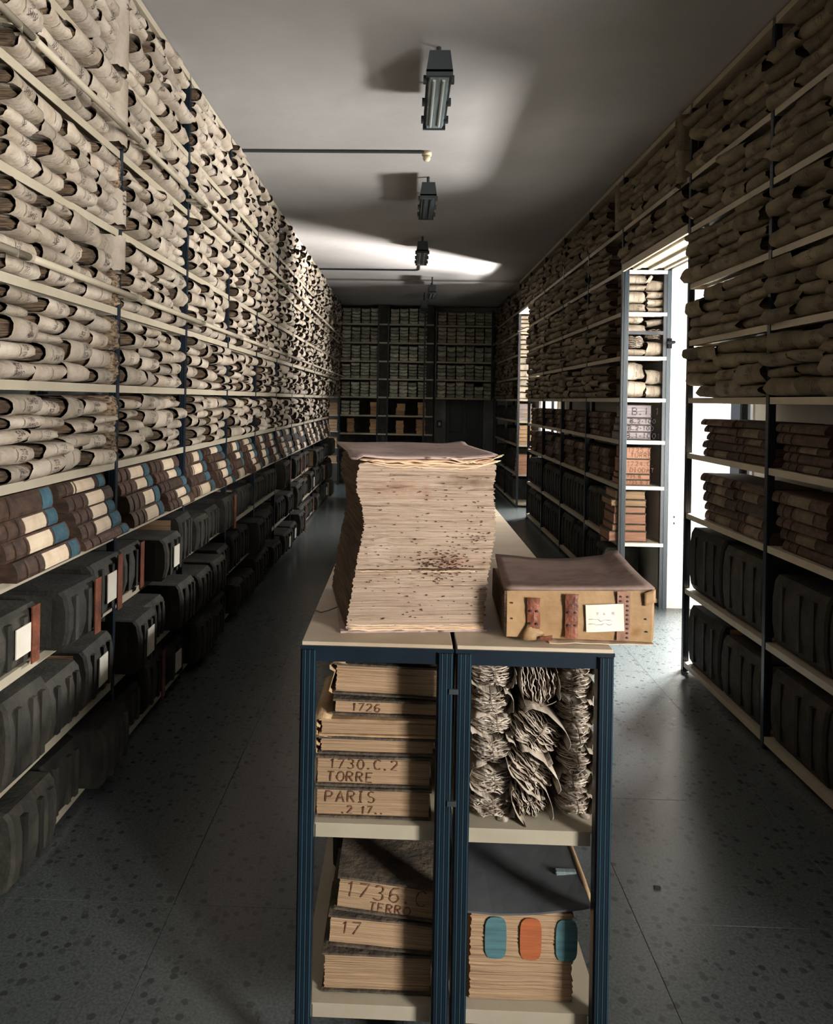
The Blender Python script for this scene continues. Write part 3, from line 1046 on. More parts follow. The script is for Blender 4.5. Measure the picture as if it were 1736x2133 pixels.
def small_volume(x, z, w, h, label):
    t = thing('small_volume', label, 'book', (x, 14.0, z), rF.uniform(-.05, .05), 'amber volumes on the end wall')
    MB().bbox(-w / 2 + .004, w / 2, .008, .22, .004, h - .004, .003).build('page_block', M_SMALLVOL, t)
    MB().box(-w / 2, w / 2 + .003, .002, .23, 0, .004).box(-w / 2, w / 2 + .003, .002, .23, h - .004, h - .0005).build('cover', M_VELLUM, t)


def small_stack(x, z, w, hs, where):
    for i, h in enumerate(hs):
        small_volume(x + rF.uniform(-.01, .01), z + sum(hs[:i]) + .001, w * rF.uniform(.85, 1.0), h, 'amber volume, end wall, %s, %s up' % (where, ORD[i]))


small_stack(-.60, 1.307, .15, [.07, .09, .08], 'upper low shelf, corner section')
small_stack(-.09, 1.307, .17, [.03, .06, .05, .08], 'upper low shelf, first pile of middle section')
small_stack(.31, 1.307, .16, [.04, .05, .06, .10], 'upper low shelf, pile beside the door')
small_stack(-1.03, .962, .15, [.03, .05, .06, .06, .07], 'lower low shelf, pile by the corner')
small_stack(-.60, .962, .16, [.07, .05, .08, .06], 'lower low shelf, second pile')
small_stack(-.11, .962, .16, [.09, .03, .04, .03, .05], 'lower low shelf, third pile')
small_stack(.29, .962, .18, [.06, .04, .05, .04, .08], 'lower low shelf, pile beside the door')

# ------------------------------------------------------------------ registers (leather books lying flat, spine out)


LEAN = .30


def register_parts(seed, L=.43, t=.052, d=.26):
    r = random.Random(seed)
    bow = lambda zz: .010 * abs((zz - t / 2) / (t / 2)) ** 2.5 + LEAN * zz
    prof = [(d, t - .002)] + [(bow(zz), zz) for zz in (t, t * .82, t * .5, t * .18, 0)] + [(d, .002)]
    rings = [[(x, yy, zz) for yy, zz in prof] for x in (-L / 2, -L * .2, L * .2, L / 2)]
    b = MB().loft(rings, True, True)

    def patch(x0, x1, lift, z0, z1):
        pts = []
        for zz in np.linspace(z0, z1, 5):
            pts.append((bow(zz), zz))
        rows = [[(x, yy - lift, zz) for yy, zz in pts] for x in (x0, x1)]
        return MB().slab(rows, (0, lift * .8, 0))
    la, lb_ = [(-.045, .110), (-.02, .115), (-.075, .085), (-.05, .12), (-.10, .10)][seed % 5]
    lab = patch(la, lb_, .003, t * [.08, .16, .05, .10, .06][seed % 5], t * .92)
    teal = patch([.130, .135, .105, .145, .15][seed % 5], .208, .0025, t * .04, t * .96)
    ridge = patch(-.006, .006, .004, t * .05, t * .95)
    return b, lab, teal, ridge


RV = []
for s in range(5):
    b, l_, t_, rg = register_parts(s, L=.43 + .006 * s)
    RV.append((b.mesh('binding', M_LEATHER), l_.mesh('paper_label', M_LABEL), t_.mesh('cloth_band', M_TEAL), rg.mesh('spine_ridge', M_LEATHER), l_.mesh('paper_label', M_LABELSHADE)))


def register(side, yy, z, sz, dy, yaw, tilt, label, group, sx=1.0, dark=False):
    v = RV[RND.randrange(5)]
    e = thing('register', label, 'book', group=group)
    X, rz = (XL - .015 + dy, PI / 2) if side == 'long' else (XR + .02 - dy, -PI / 2)
    e.matrix_world = Matrix.Translation((X, yy, z)) @ Matrix.Rotation(rz + yaw, 4, 'Z') @ Matrix.Rotation(tilt, 4, 'Y') @ Matrix.Diagonal((sx, 1, sz, 1))
    link('binding', v[0], e)
    if side == 'long':
        if RND.random() < .88:
            link('paper_label', v[1], e)
        if RND.random() < .85:
            link('cloth_band', v[2], e)
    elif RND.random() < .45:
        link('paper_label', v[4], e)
    for x in (-.16, -.085):
        link('spine_ridge', v[3], e).location = (x, 0, 0)


rC = random.Random(21)
for bi in range(1, NL):
    a, b, bn = bays_long[bi]
    for st_ in range(2):
        n = rC.choice([4, 4, 5])
        H = .265
        hs = [rC.uniform(.8, 1.25) for _ in range(n)]
        hs = [h * H / sum(hs) for h in hs]
        z = 1.006
        c0 = a + .25 + .47 * st_
        for i, h in enumerate(hs):
            register('long', c0 - .028 * (i - n / 2), z, h / .0535, rC.uniform(-.006, .008) + .016 * (n - i), rC.uniform(-.03, .03), .0, 'cream-labelled leather register, %s facing the windows, %s pile, %s up' % (bn, ['near', 'far'][st_], ORD[i]),
                     'labelled registers of the long wall', sx=rC.uniform(.90, 1.0))
            z += h
# dark registers on the window wall
for (a, b, bn, lvz) in [(RN[n], RN[n + 1], BAYN_R[n], ((.951, 5), (1.313, 5))) for n in (1, 2)] + [(R2[n] + (.36 if n == 0 else 0), R2[n + 1], BAYN_R[3 + n], ((.953, 4), (1.313, 4))) for n in range(4)]:
    for (z0, n) in lvz:
        for st_ in range(2):
            w = (b - a - .06) / 2
            if w < .33:
                continue
            H = .21 if z0 > 1.2 else .26
            hs = [rC.uniform(.8, 1.25) for _ in range(n)]
            hs = [h * H / sum(hs) for h in hs]
            z = z0
            yc = a + .03 + w * (st_ + .5)
            if bn == 'third bay' and st_ == 1:
                yc -= .14
            if bn == 'third bay' and st_ == 0:
                yc -= .04
            for i, h in enumerate(hs):
                register('window', yc + .015 * (i - n / 2), z, h / .0535, rC.uniform(-.01, .01), rC.uniform(-.03, .03), 0, 'shaded register, %s of window wall, %s shelf, %s pile, %s up' % (bn, 'upper book' if z0 > 1.2 else 'lower book', ['near', 'far'][st_], ORD[i]),
                         'shaded registers of the window wall', sx=min(.98, w / .47) * rC.uniform(.9, 1))
                z += h

# ------------------------------------------------------------------ heavy dusty volumes on the low shelves


def ledger(loc, rotz, w, h, d, label, group, m=M_DARKVOL, tag_label=False, bands=True, strap=False):
    t = thing('ledger', label, 'book', loc, rotz, group)
    r = random.Random(int(loc[1] * 977 + loc[2] * 131) & 0xffff)
    # cover: rounded spine to the front, boards top and bottom
    prof = [(d, h), (.03, h)]
    for a in (55, 20, -20, -55):
        prof.append((.03 - .03 * math.cos(math.radians(a)), h / 2 + h / 2 * math.sin(math.radians(a))))
    prof += [(.03, 0), (d, 0)]
    rings = []
    for x, s in ((-w / 2, .97), (-w / 2 + .012, 1.0), (w / 2 - .012, 1.0), (w / 2, .97)):
        rings.append([(x, yy + .01 * (1 - s) * 30 * (yy < .1), h / 2 + (zz - h / 2) * s) for yy, zz in prof])
    MB().loft(rings, True, True).build('binding', m, t)
    MB().box(-w / 2 - .002, w / 2 + .002, .06, d - .01, .014, h - .014).build('page_block', M_PAGES if r.random() < .4 else M_DARKVOL, t)
    if bands:
        for x in (-w * .28, 0.02, w * .3):
            MB().box(x - .012, x + .012, -.004, .03, h * .12, h * .88).build('spine_band', M_DARKVOL, t)
    if tag_label:
        MB().box(-.045, .045, -.008, -.004, h * .25, h * .75).build('paper_label', M_WHITELABEL, t)
    if strap:
        MB().box(w * .2, w * .2 + .05, -.008, -.003, 0.0, h).build('leather_strap', M_STRAP, t)
    return t


rD = random.Random(31)
for bi in range(1, NL):
    a, b, bn = bays_long[bi]
    for z0, zn, hmax in ((.701, 'shelf under the registers', .27), (.361, 'shelf above the lowest', .29), (.061, 'lowest shelf', .26)):
        n = 3 if bi < 5 else 2
        w = (b - a - .05) / n
        for k in range(n):
            hh = hmax * rD.uniform(.70, .98)
            ledger((XL + rD.uniform(.0, .12), a + .025 + w * (k + .5), z0), PI / 2 + rD.uniform(-.05, .05), w * rD.uniform(.74, .92), hh, .28,
                   'dusty dark ledger, %s facing the windows, %s, %s along' % (bn, zn, ORD[k]), 'dusty ledgers of the long wall', tag_label=(rD.random() < .14), strap=rD.random() < .15)
# heavy volumes under the registers on the window wall
for (a, b, bn) in [(RN[1], RN[2], BAYN_R[1]), (RN[2], RN[3], BAYN_R[2])] + [(R2[n] + (.42 if n == 0 else 0), R2[n + 1], BAYN_R[3 + n]) for n in range(4)] + [(R3[n] + (.42 if n == 0 else 0), R3[n + 1], BAYN_R[7 + n]) for n in range(2)]:
    for z0, hm, zn in ((.507, .40, 'second shelf up'), (.061, .40, 'lowest shelf')) + (((.953, .26, 'third shelf up'), (1.313, .25, 'fourth shelf up')) if a > 11 else ()):
        n = 2
        w = (b - a - .07) / n
        for k in range(n):
            ledger((XR + .01, a + .035 + w * (k + .5), z0), -PI / 2, w * .95, hm * (rD.uniform(.78, .92)), .3,
                   'black-looking heavy ledger, %s of the window wall, %s, %s one' % (bn, zn, ['near', 'far'][k]), 'heavy ledgers of the window wall')

# ------------------------------------------------------------------ volumes lying flat with their page edges towards the camera


def page_block(w, d, h, nx, nzr, seed, xl=None, xr=None, amp=.0022, wave=.004, side_mi=0, bow=0.0, skew=0.0):
    """Block of leaves; front (-y) face rippled leaf by leaf. xl, xr: edge lines as functions of t in 0..1."""
    m = MB()
    rings = []
    ns = 5
    for k in range(nzr + 1):
        t = k / nzr
        z0 = h * t
        l = xl(t) if xl else -w / 2
        rr = xr(t) if xr else w / 2
        lay = amp * (noise.random() - .5) * 2 + (amp * 1.6 if noise.random() < .09 else 0)
        jl, jr = amp * 1.2 * (noise.random() - .5) * 2, amp * 1.6 * (noise.random() - .5) * 2
        ring = []
        for i in range(nx + 1):
            u = i / nx
            x = l + jl + (rr + jr - l - jl) * u
            wv = wave * nz(u * 3.2 + seed, t * 2.3) + wave * .5 * nz(u * 9 + seed, t * 5)
            y = lay * (.6 + .8 * nz(u * 4, seed, k * .37)) + wave * .5 * nz(u * 2, t * 3, seed) - bow * math.sin(PI * t)
            ring.append((x, y, z0 + (wv if 0 < k < nzr else wv * .5)))
        for i in range(1, ns):
            ring.append((rr + jr - .001, d * i / ns, z0))
        ring.append((rr + jr, d, z0))
        ring.append((l + jl - skew, d, z0))
        for i in range(ns - 1, 0, -1):
            ring.append((l + jl - skew * i / ns + .003 * nz(i, k * .9, seed), d * i / ns, z0))
        rings.append(ring)
    n = len(rings[0])
    vs = [p for r in rings for p in r]
    m.add(vs, [], 0)
    for k in range(nzr):
        for i in range(n):
            j = (i + 1) % n
            m.f.append((k * n + i, k * n + j, k * n + n + j, k * n + n + i))
            m.m.append(side_mi if i >= nx + ns + 1 else 0)
    m.f.append(tuple(reversed(range(n)))); m.m.append(0)
    m.f.append(tuple(range(nzr * n, nzr * n + n))); m.m.append(0)
    return m


def cover_slab(x0, x1, y0, y1, z, th, seed, warp=.003, nx=10, ny=4, fray=.002):
    rows = []
    for j in range(ny + 1):
        row = []
        for i in range(nx + 1):
            u, v = i / nx, j / ny
            fx = fray * nz(v * 9, seed, 3) if i in (0, nx) else 0
            fy = fray * nz(u * 14, seed, 7) if j == 0 else 0
            row.append((x0 + (x1 - x0) * u + fx, y0 + (y1 - y0) * v + fy, z + warp * nz(u * 2.5, v * 2, seed)))
        rows.append(row)
    return MB().slab(rows, (0, 0, -th))


def volume(label, loc, w, h, d, seed, rotz=0.0, tilt=0.0, pages=M_PAGES, cover=M_COVERDARK, words=(), inkm=M_INKBROWN, iw=.0035, group=None, nx=18, nzr=None, limp=False, cat='book', name='volume', th=.005):
    """Old volume lying flat; page edges towards -y. loc is the middle of the front lower edge."""
    t = thing(name, label, cat, loc, rotz, group)
    t.rotation_euler = (0, tilt, rotz)
    nzr = nzr or max(5, int(h / .0032))
    page_block(w - .012, d - .012, h - 2 * th - .003, nx, nzr, seed, amp=.0007 if words else .0016, wave=.0009 if words else .0016).build('page_block', pages, t)
    t.children[0].location = (0, .006, th + .001)
    cover_slab(-w / 2, w / 2, 0, d, h - .0005, th, seed, .002).build('cover', cover, t)
    cover_slab(-w / 2, w / 2, 0, d, th, th - .0005, seed + 5, .001).build('cover', cover, t)
    if limp:
        pts = [(-w / 2 + .03, h - .001), (-w / 2 + .004, h + .001), (-w / 2 - .013, h - .006), (-w / 2 - .012, h - .016), (-w / 2 + .001, h - .022), (-w / 2 - .004, h * .5), (-w / 2 - .012, .008), (-w / 2 - .004, .003)]
        rows = [[(x, y, z) for x, z in pts] for y in (-.002, d * .5, d)]
        MB().slab(rows, (.0025, 0, 0)).build('limp_spine', M_VELLUM, t, True)
    mb = MB()
    for (txt, u, v, hh) in words:
        ink(text_strokes(txt, u, v, hh, seed=seed, gap=.30, slant=.05, wide=1.15), lambda a, b: (a, .0040, b), iw, mb, sub=.01)
    if words:
        mb.build('inscription', inkm, t)
    return t


# ------------------------------------------------------------------ the low double shelving table
TZ = 1.03
PX = [(-.235, .122), (.128, .493)]
TY0, TB, TN = 1.729, .98, 5  # unseen far bays added to keep light off the low shelves opposite
for k, (x0, x1) in enumerate(PX):
    t = thing('low_shelving', ['waist-high blue steel shelving unit under the great upright volume', 'waist-high blue steel shelving unit under the tan strapped volume'][k], 'shelving', (x0, TY0, 0))
    w = x1 - x0
    for j in range(TN + 1):
        for xx in (0, w - .037):
            yy = j * TB
            p = MB().box(xx, xx + .037, yy + .003, yy + .033, 0, TZ - .014)
            for q in (.004, .0145, .025):
                p.box(xx + q, xx + q + .0065, yy - .002 if j == 0 else yy + .001, yy + .01, 0, TZ - .018)
            for q in (.011, .0215, .0325):
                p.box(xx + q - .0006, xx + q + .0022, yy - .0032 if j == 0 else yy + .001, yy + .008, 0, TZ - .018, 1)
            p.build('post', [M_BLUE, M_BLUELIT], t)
        if j in (0, TN):
            MB().box(.037, w - .037, j * TB + .006, j * TB + .03, TZ - .046, TZ - .014).build('rail', M_BLUE, t)
    for xx in (.001, w - .004):
        MB().box(xx, xx + .003, .03, TN * TB, TZ - .046, TZ - .0145).build('side_rail', M_BLUE, t)
    MB().box(-.001, w + .001, -.001, .004, TZ - .0155, TZ - .008).build('edge_trim', M_BLUE, t)
    for j in range(TN):
        MB().bbox(.002, w - .002, j * TB + .0035, (j + 1) * TB - .002, TZ - .013, TZ, .0015).build('top_panel', M_TOP, t)
        for z in (.586, .155):
            m = MB().box(.004, w - .004, j * TB + .04, (j + 1) * TB - .002, z - .004, z).box(.038, w - .038, j * TB + .04, j * TB + .043, z - .034, z - .004)
            m.build('shelf', M_BOARD, t)
    if k == 0:
        for z in (.925, .665):
            MB().bbox(w - .010, w + .012, -.007, .002, z - .006, z + .006, .001).build('post_clip', M_DARKMETAL, t)

# stack in the compartment under the great volume
volume('limp vellum volume tilted on top of the pile under the table', (-.030, 1.826, .867), .272, .078, .27, 201, tilt=.03, limp=True, cover=M_COVERDARK, group=None)
volume('pale volume inked 1726, second from the top of the pile', (-.032, 1.815, .823), .266, .040, .27, 202, tilt=.01, words=[('1726', -.085, .010, .019)], iw=.0034, cover=M_COVERDARK)
volume('thin volume with limp spine, third from the top of the pile', (-.052, 1.800, .779), .29, .043, .28, 203, limp=True, cover=M_VELLUM)
volume('thin grey-covered volume above the one inked 1730', (-.055, 1.800, .735), .285, .043, .28, 204, limp=True, cover=M_COVERDARK)
volume('volume inked 1730 C and TORRE in the pile under the table', (-.062, 1.794, .661), .284, .073, .28, 205, words=[('1730.C.2', -.105, .041, .023), ('TORRE', -.112, .010, .023)], iw=.0036, cover=M_COVERDARK)
volume('volume inked PARIS at the bottom of the pile under the table', (-.062, 1.790, .5865), .284, .073, .28, 206, words=[('PARIS', -.115, .037, .026), ('.2 17..', -.075, .010, .018)], iw=.0036, cover=M_COVERDARK)
volume('slanting volume inked 1736 C and TERRO on the lowest table shelf', (-.022, 1.80, .345), .262, .082, .27, 207, tilt=.10, words=[('1736.C', -.105, .034, .036), ('TERRO', -.045, .007, .020)], iw=.0036, cover=M_COVERDARK)
volume('olive volume below the slanting one inked 1736', (-.035, 1.80, .262), .27, .075, .27, 208, tilt=.06, cover=M_COVERDARK, words=[('17', -.10, .03, .03)], iw=.0036)
volume('dark volume at the bottom of the lowest table shelf', (-.045, 1.80, .157), .27, .095, .27, 209, cover=M_COVERDARK)
# deeper bays of the table, seen only in glimpses: ledgers added there to block light
rT = random.Random(77)
for k, (x0, x1) in enumerate(PX):
    for j in range(TN):
        for z0, hm in ((.587, .33), (.156, .33)):
            for q in range(2):
                if j == 0 and q == 0:
                    continue
                yy = TY0 + j * TB + .10 + .46 * q
                if j == 0:
                    yy = TY0 + .52
                ledger(((x0 + x1) / 2 + rT.uniform(-.012, .012), yy, z0), 0, .27, hm * rT.uniform(.8, .98), .34, 'light-blocking ledger added inside the %s table unit, %s, %s bay, %s' % (['aisle-side', 'window-side'][k], 'upper shelf' if z0 > .5 else 'lower shelf', ORD[j], ['front', 'rear'][q]), 'ledgers added deep inside the table shelving')


# --- bundles of ruffled papers in the other compartment


def ruffled(label, loc, w, h, d, seed, n=None, roty=0.0, rotz=0.0, wrap=None, pinch=.25, amp=1.0, string=True, xs_off=0.0):
    t = thing('ruffled_bundle', label, 'bundle', loc, 0, 'ruffled paper bundles under the table')
    t.rotation_euler = (0, roty, rotz)
    if abs(roty) > .2:                      # leaning bundles: loc names the middle of the front
        t.location = (loc[0] - h / 2 * math.sin(roty), loc[1], loc[2] - h / 2 * math.cos(roty))
    n = n or max(9, int(h / .0040))
    r = random.Random(seed)
    pg = MB()
    N = 20
    xs0 = xs_off
    for l in range(n):
        f = (l + .5) / n
        top, bot, bk = [], [], []
        a, c = r.uniform(.6, 1.4), r.uniform(0, 100)
        wl = w * (1 - .35 * abs(2 * f - 1) ** 3) * r.uniform(.90, 1.02)
        sx = r.uniform(-.04, .04) * w
        th = r.uniform(.0009, .0024)
        dep = r.uniform(0, .018)
        for i in range(N + 1):
            u = i / N
            x = (u - .5) * wl + sx
            e = abs(2 * u - 1)
            pin = 1 - pinch * math.exp(-((x - xs0) / .018) ** 2)
            z = h / 2 + (f - .5) * h * pin * (1 - .18 * e ** 3) + amp * a * (.0042 * nz(x * 55, c, l * .45) + .0030 * nz(x * 130, c + 5, l))
            y = dep + .03 * e ** 4 + .012 * abs(nz(x * 45, c + 11, l * .8)) - .004 * (1 - e)
            top.append((x, y, z + th / 2))
            bot.append((x, y, z - th / 2))
            bk.append((x * .96, y + .055, h / 2 + (f - .5) * h * .9))
        pg.sheet([bot, top])
        pg.sheet([top, bk])
    pg.build('pages', M_RUFFLE, t)
    MB().bbox(-w * .43, w * .43, .035, d, h * .10, h * .90, .008).build('inner_pages', M_CORE, t)
    if string:
        MB().tube([(xs0 + .002 * math.sin(k), -.004 + .02 * (abs(2 * k / 6 - 1) ** 3), h * (.06 + .88 * k / 6)) for k in range(7)], .0013, 5).build('string', M_STRING, t)
    for wp in (wrap or []):
        # wp: (angle0, angle1, curl, x-shift): stiff paper wrapper seen edge-on around the pages
        a0, a1, out, y0 = wp
        rows = []
        for yy in (y0, y0 + .05, y0 + .16):
            row = []
            for i in range(13):
                an = math.radians(a0 + (a1 - a0) * i / 12)
                k = 1 + out * (1 + .10 * nz(i * .6, seed))
                row.append((w / 2 * k * math.copysign(abs(math.cos(an)) ** .75, math.cos(an)), yy - .010 * nz(i * .5, seed + 3) * (yy == y0) - .012 * (yy == y0) * math.sin(i * .9) ** 2, h / 2 + h / 2 * k * math.copysign(abs(math.sin(an)) ** .75, math.sin(an))))
            rows.append(row)
        MB().slab(rows, (.0012, 0, .0008)).build('wrapper', M_PAPER, t, True)
    return t


def col(seq, xc, w, y, z0, tag_, seed0, yj=.01):
    z = z0
    for i, h in enumerate(seq):
        rr = random.Random(seed0 + i)
        ruffled('ruffled string-tied papers, %s, %s from the shelf' % (tag_, ORD[i]), (xc + rr.uniform(-.004, .004), y + rr.uniform(0, yj), z), w * rr.uniform(.93, 1.03), h - .002, .22, seed0 + i,
                roty=rr.uniform(-.03, .03), wrap=[(-80, 60, .03, .004)] if i % 2 == 0 else [(100, 250, .03, .01), (20, -60, .04, .004)], xs_off=rr.uniform(-.02, .012), pinch=rr.uniform(.15, .4))
        z += h


col([.056, .076, .068, .050, .062, .072], .226, .108, 1.795, .588, 'column beside the middle posts', 400)
col([.055, .058, .055, .056, .060, .062, .05], .432, .090, 1.815, .588, 'column at the window end of the table', 500)
ruffled('ruffled papers standing on end at the top of the middle column', (.336, 1.80, .918), .130, .085, .2, 601, roty=math.radians(82), wrap=[(60, 130, .08, .0), (-50, -130, .06, .0)], amp=1.5, xs_off=.05)
ruffled('ruffled papers slanting under a torn wrapper, middle column, second down', (.332, 1.786, .803), .128, .098, .2, 602, roty=math.radians(42), wrap=[(20, 165, .14, -.014), (-20, -80, .10, -.006)], amp=1.4)
ruffled('ruffled papers slanting in a wrapper, middle column, third down', (.318, 1.776, .715), .132, .074, .2, 603, roty=math.radians(43), wrap=[(10, 150, .08, -.010), (-30, -150, .05, .0)], amp=1.3)
ruffled('ruffled papers standing askew on the shelf, middle column', (.318, 1.788, .640), .108, .082, .2, 604, roty=math.radians(66), wrap=[(30, 150, .07, -.006), (-30, -150, .05, 0)], amp=1.4)
# wrappers poking out of the window side of the table
for i, (yy, z, hh) in enumerate(((2.0, .80, .11), (2.02, .86, .05), (1.96, .70, .04))):
    o = tag(MB().slab([[(.486 + .034 * math.sin(PI * k / 6) * (1 - .2 * j), yy + .04 * j + .006 * k, z + hh * (k / 6 - .5)) for k in range(7)] for j in range(3)], (.0015, 0, 0)).build('torn_wrapper', M_PAPER, None, True),
            'torn paper wrapper curling out of the table side, %s' % ['largest', 'smaller one above', 'smallest one below'][i], 'paper')

# big painted-edge volume in the lowest compartment
bv = thing('painted_volume', 'grey-covered volume with teal and orange painted page edges, lowest table shelf', 'book', (.302, 1.80, .157), 0)
pb = page_block(.245, .33, .212, 20, 46, 9, amp=.0025, wave=.003)
pb.build('page_block', M_PAGES, bv)
rows = []
for j in range(9):
    v = j / 8
    rows.append([(-.15 + .315 * u_ + .012 * v * (u_ - .5), -.008 + .40 * v, .216 + .012 * v + .022 * u_ * (1 - v) - .012 * (1 - v) * math.sin(PI * u_) + .0015 * nz(u_ * 5, v * 4)) for u_ in [i / 12 for i in range(13)]])
MB().slab(rows, (0, 0, -.005)).build('cover', M_GREYCARD, bv)
MB().tube([(.168, -.008, .232), (.170, .10, .231), (.171, .22, .230), (.172, .39, .229)], [.006, .008, .007, .006], 8).build('rolled_edge', M_VELLUM, bv, True)
for (y_, k) in ((.12, 0), (.27, 1)):
    MB().bbox(.105, .160, y_, y_ + .02, .224, .236, .003).build('metal_clasp', M_GLASSY, bv)
for (x_, m_) in ((-.062, M_BLUEEDGE), (.022, M_ORANGE), (.108, M_BLUEEDGE)):
    pts = [(x_ + .026 * math.copysign(abs(math.cos(a)) ** .6, math.cos(a)), -.0045, .150 + .050 * math.copysign(abs(math.sin(a)) ** .45, math.sin(a))) for a in [2 * PI * i / 20 for i in range(20)]]
    MB().loft([pts, [(x, y + .003, z) for x, y, z in pts]], True, True).build('painted_patch', m_, bv)

# ------------------------------------------------------------------ the great upright volume on the table
GV = thing('great_volume', 'great thick worm-eaten volume lying on the beige table top', 'book', (0.04, 1.828, TZ), math.radians(7.0))
GH = .425


def lerp(ts, xs):
    return lambda t: float(np.interp(t, ts, xs))


gl = lerp([0, .1, .2, .34, .5, .62, .74, .84, .92, 1.0], [-.176, -.172, -.166, -.158, -.146, -.137, -.142, -.158, -.156, -.150])
gr = lerp([0, .12, .25, .38, .5, .6, .7, .82, .9, 1.0], [.165, .168, .172, .178, .186, .190, .189, .185, .186, .190])
pb = page_block(.35, .42, GH - .018, 56, 150, 3.3, gl, gr, amp=.0022, wave=.0055, side_mi=1, skew=.024)
o = pb.build('page_block', [M_BOOKPAGES, M_FOREEDGE], GV)
o.location = (0, 0, .006)
# worm holes: small pits bored into the leaves, thickest below the middle
rW = random.Random(61)
wh = MB()
for k in range(330):
    if k < 170:
        x, z = rW.gauss(.062, .034), rW.gauss(.165, .020)
    elif k < 215:
        x, z = rW.gauss(.13, .03), rW.gauss(.235, .035)
    else:
        x, z = rW.uniform(-.14, .17), rW.uniform(.03, .39)
    if not (-.14 < x < .175 and .02 < z < .395):
        continue
    a, b_ = rW.uniform(.0008, .0030) * (1.7 if rW.random() < .08 else 1), rW.uniform(.0005, .0011)
    t_ = rW.uniform(-.3, .5)
    ring = [(x + a * math.cos(q) - b_ * t_ * math.sin(q), z + b_ * math.sin(q) + a * t_ * math.cos(q)) for q in (2 * PI * i / 7 for i in range(7))]
    wh.loft([[(px, -.0042, pz) for px, pz in ring], [(px, .004, pz) for px, pz in ring]], True, True)
o = wh.build('worm_holes', M_WORM, GV)
o['kind'] = 'stuff'
# the block is cracked in two below the middle: two leaves stand proud over a dark split
for k, (z, x0, x1) in enumerate(((.152, -.158, -.02), (.1545, -.15, .165), (.150, .0, .14))):
    rows = [[(x0 + (x1 - x0) * i / 22, -.0075 + .020 * j + .002 * nz(i * .6, k), z + .0022 * nz(i * .45, k * 3.3) + .0012 * nz(i * 1.4, k)) for i in range(23)] for j in range(2)]
    MB().slab(rows, (0, 0, -.0011)).build('loose_leaf', M_LEAF if k != 1 else M_FOREEDGE, GV, True)
# parchment covers
rows = []
for j in range(11):
    v = j / 10
    xl_, xr_ = -.172 - .024 * v, .196 - .008 * v
    row = []
    for i in range(25):
        u = i / 24
        sag = -.010 * math.sin(PI * u) * (1 - v) ** 2 + .004 * nz(u * 3, v * 2, 4)
        lift = .004 * v + (.006 * max(0, u - .85) / .15) * (v > .8) - .010 * (u < .08) * (v < .15)
        row.append((xl_ + (xr_ - xl_) * u, -.004 + .437 * v + .004 * nz(u * 7, 1, 5) * (j == 0), GH + .012 + sag + lift))
    rows.append(row)
gc = MB().slab(rows, (0, 0, -.004)).build('cover', M_PARCH, GV, True)
mbk = MB()
for k in range(5):
    ink(scribble(.02 + .012 * k, .13 + .028 * k, .13, .02, 50 + k, 1), lambda a, b: (a, b, GH + .0185 + .001 * k - .010 * math.sin(PI * min(1, max(0, (a + .18) / .37))) * (1 - b / .437) ** 2), .0022, mbk)
mbk.build('inscription', M_INKBROWN, gc)
cover_slab(-.190, .172, -.006, .43, .005, .0045, 8, .001, 24, 4, .003).build('cover', M_PARCH, GV)
# loose curled leaves under the upper cover
for k, (z, yo, x0, x1, s) in enumerate(((GH - .004, -.012, -.130, .202, 1), (GH + .0, -.008, -.150, .196, 2), (GH - .009, -.009, -.12, .199, 3), (GH + .003, -.014, .06, .205, 4), (GH - .014, -.006, -.145, .192, 5))):
    rows = []
    for j in range(4):
        row = []
        for i in range(27):
            u = i / 26
            x = x0 + (x1 - x0) * u
            e = (1 - j / 3) ** 2
            row.append((x, yo + .05 * j + .006 * nz(u * 8, s, 2) * e, z + e * (.0075 * nz(u * 4.5, s * 3.1) + .004 * nz(u * 12, s)) + .012 * max(0, u - .8) / .2 * e - .006 * math.sin(PI * u) * e))
        rows.append(row)
    MB().slab(rows, (0, 0, -.0013)).build('loose_leaf', M_LEAF, GV, True)
# deckled lowest gathering
for k in range(3):
    rows = []
    for j in range(3):
        rows.append([(-.172 + .335 * i / 26, -.010 + .004 * k + .05 * j + .005 * nz(i * .5, k + 3), .008 + .0045 * k + (.0035 * nz(i * .35, k * 2.7) + .002 * nz(i * 1.1, k)) * (1 - j / 2)) for i in range(27)])
    MB().slab(rows, (0, 0, -.0014)).build('loose_leaf', M_LEAF, GV, True)
# black letters along the fore edge
mbk = MB()
for k in range(6):                            # worn black letters, no longer legible: heavy upright strokes
    zz = .13 + .018 * (k % 3)
    ink([[(.08 + .035 * k, zz), (.085 + .035 * k, zz + .05), (.10 + .035 * k, zz + .085)]], lambda a, b: (gl(b / GH) - .024 * a / .42 - .0055, a, b), .009, mbk, sub=.012)
mbk.build('inscription', M_INK, GV)
# thread hanging off the spine edge on the table
tag(MB().tube([(-.235, 1.98, TZ + .004), (-.215, 1.965, TZ + .002), (-.195, 1.97, TZ + .006), (-.172, 1.985, TZ + .012)], .0016, 5).build('loose_thread', M_STRING), 'dark loose thread lying on the table beside the great volume', 'thread')

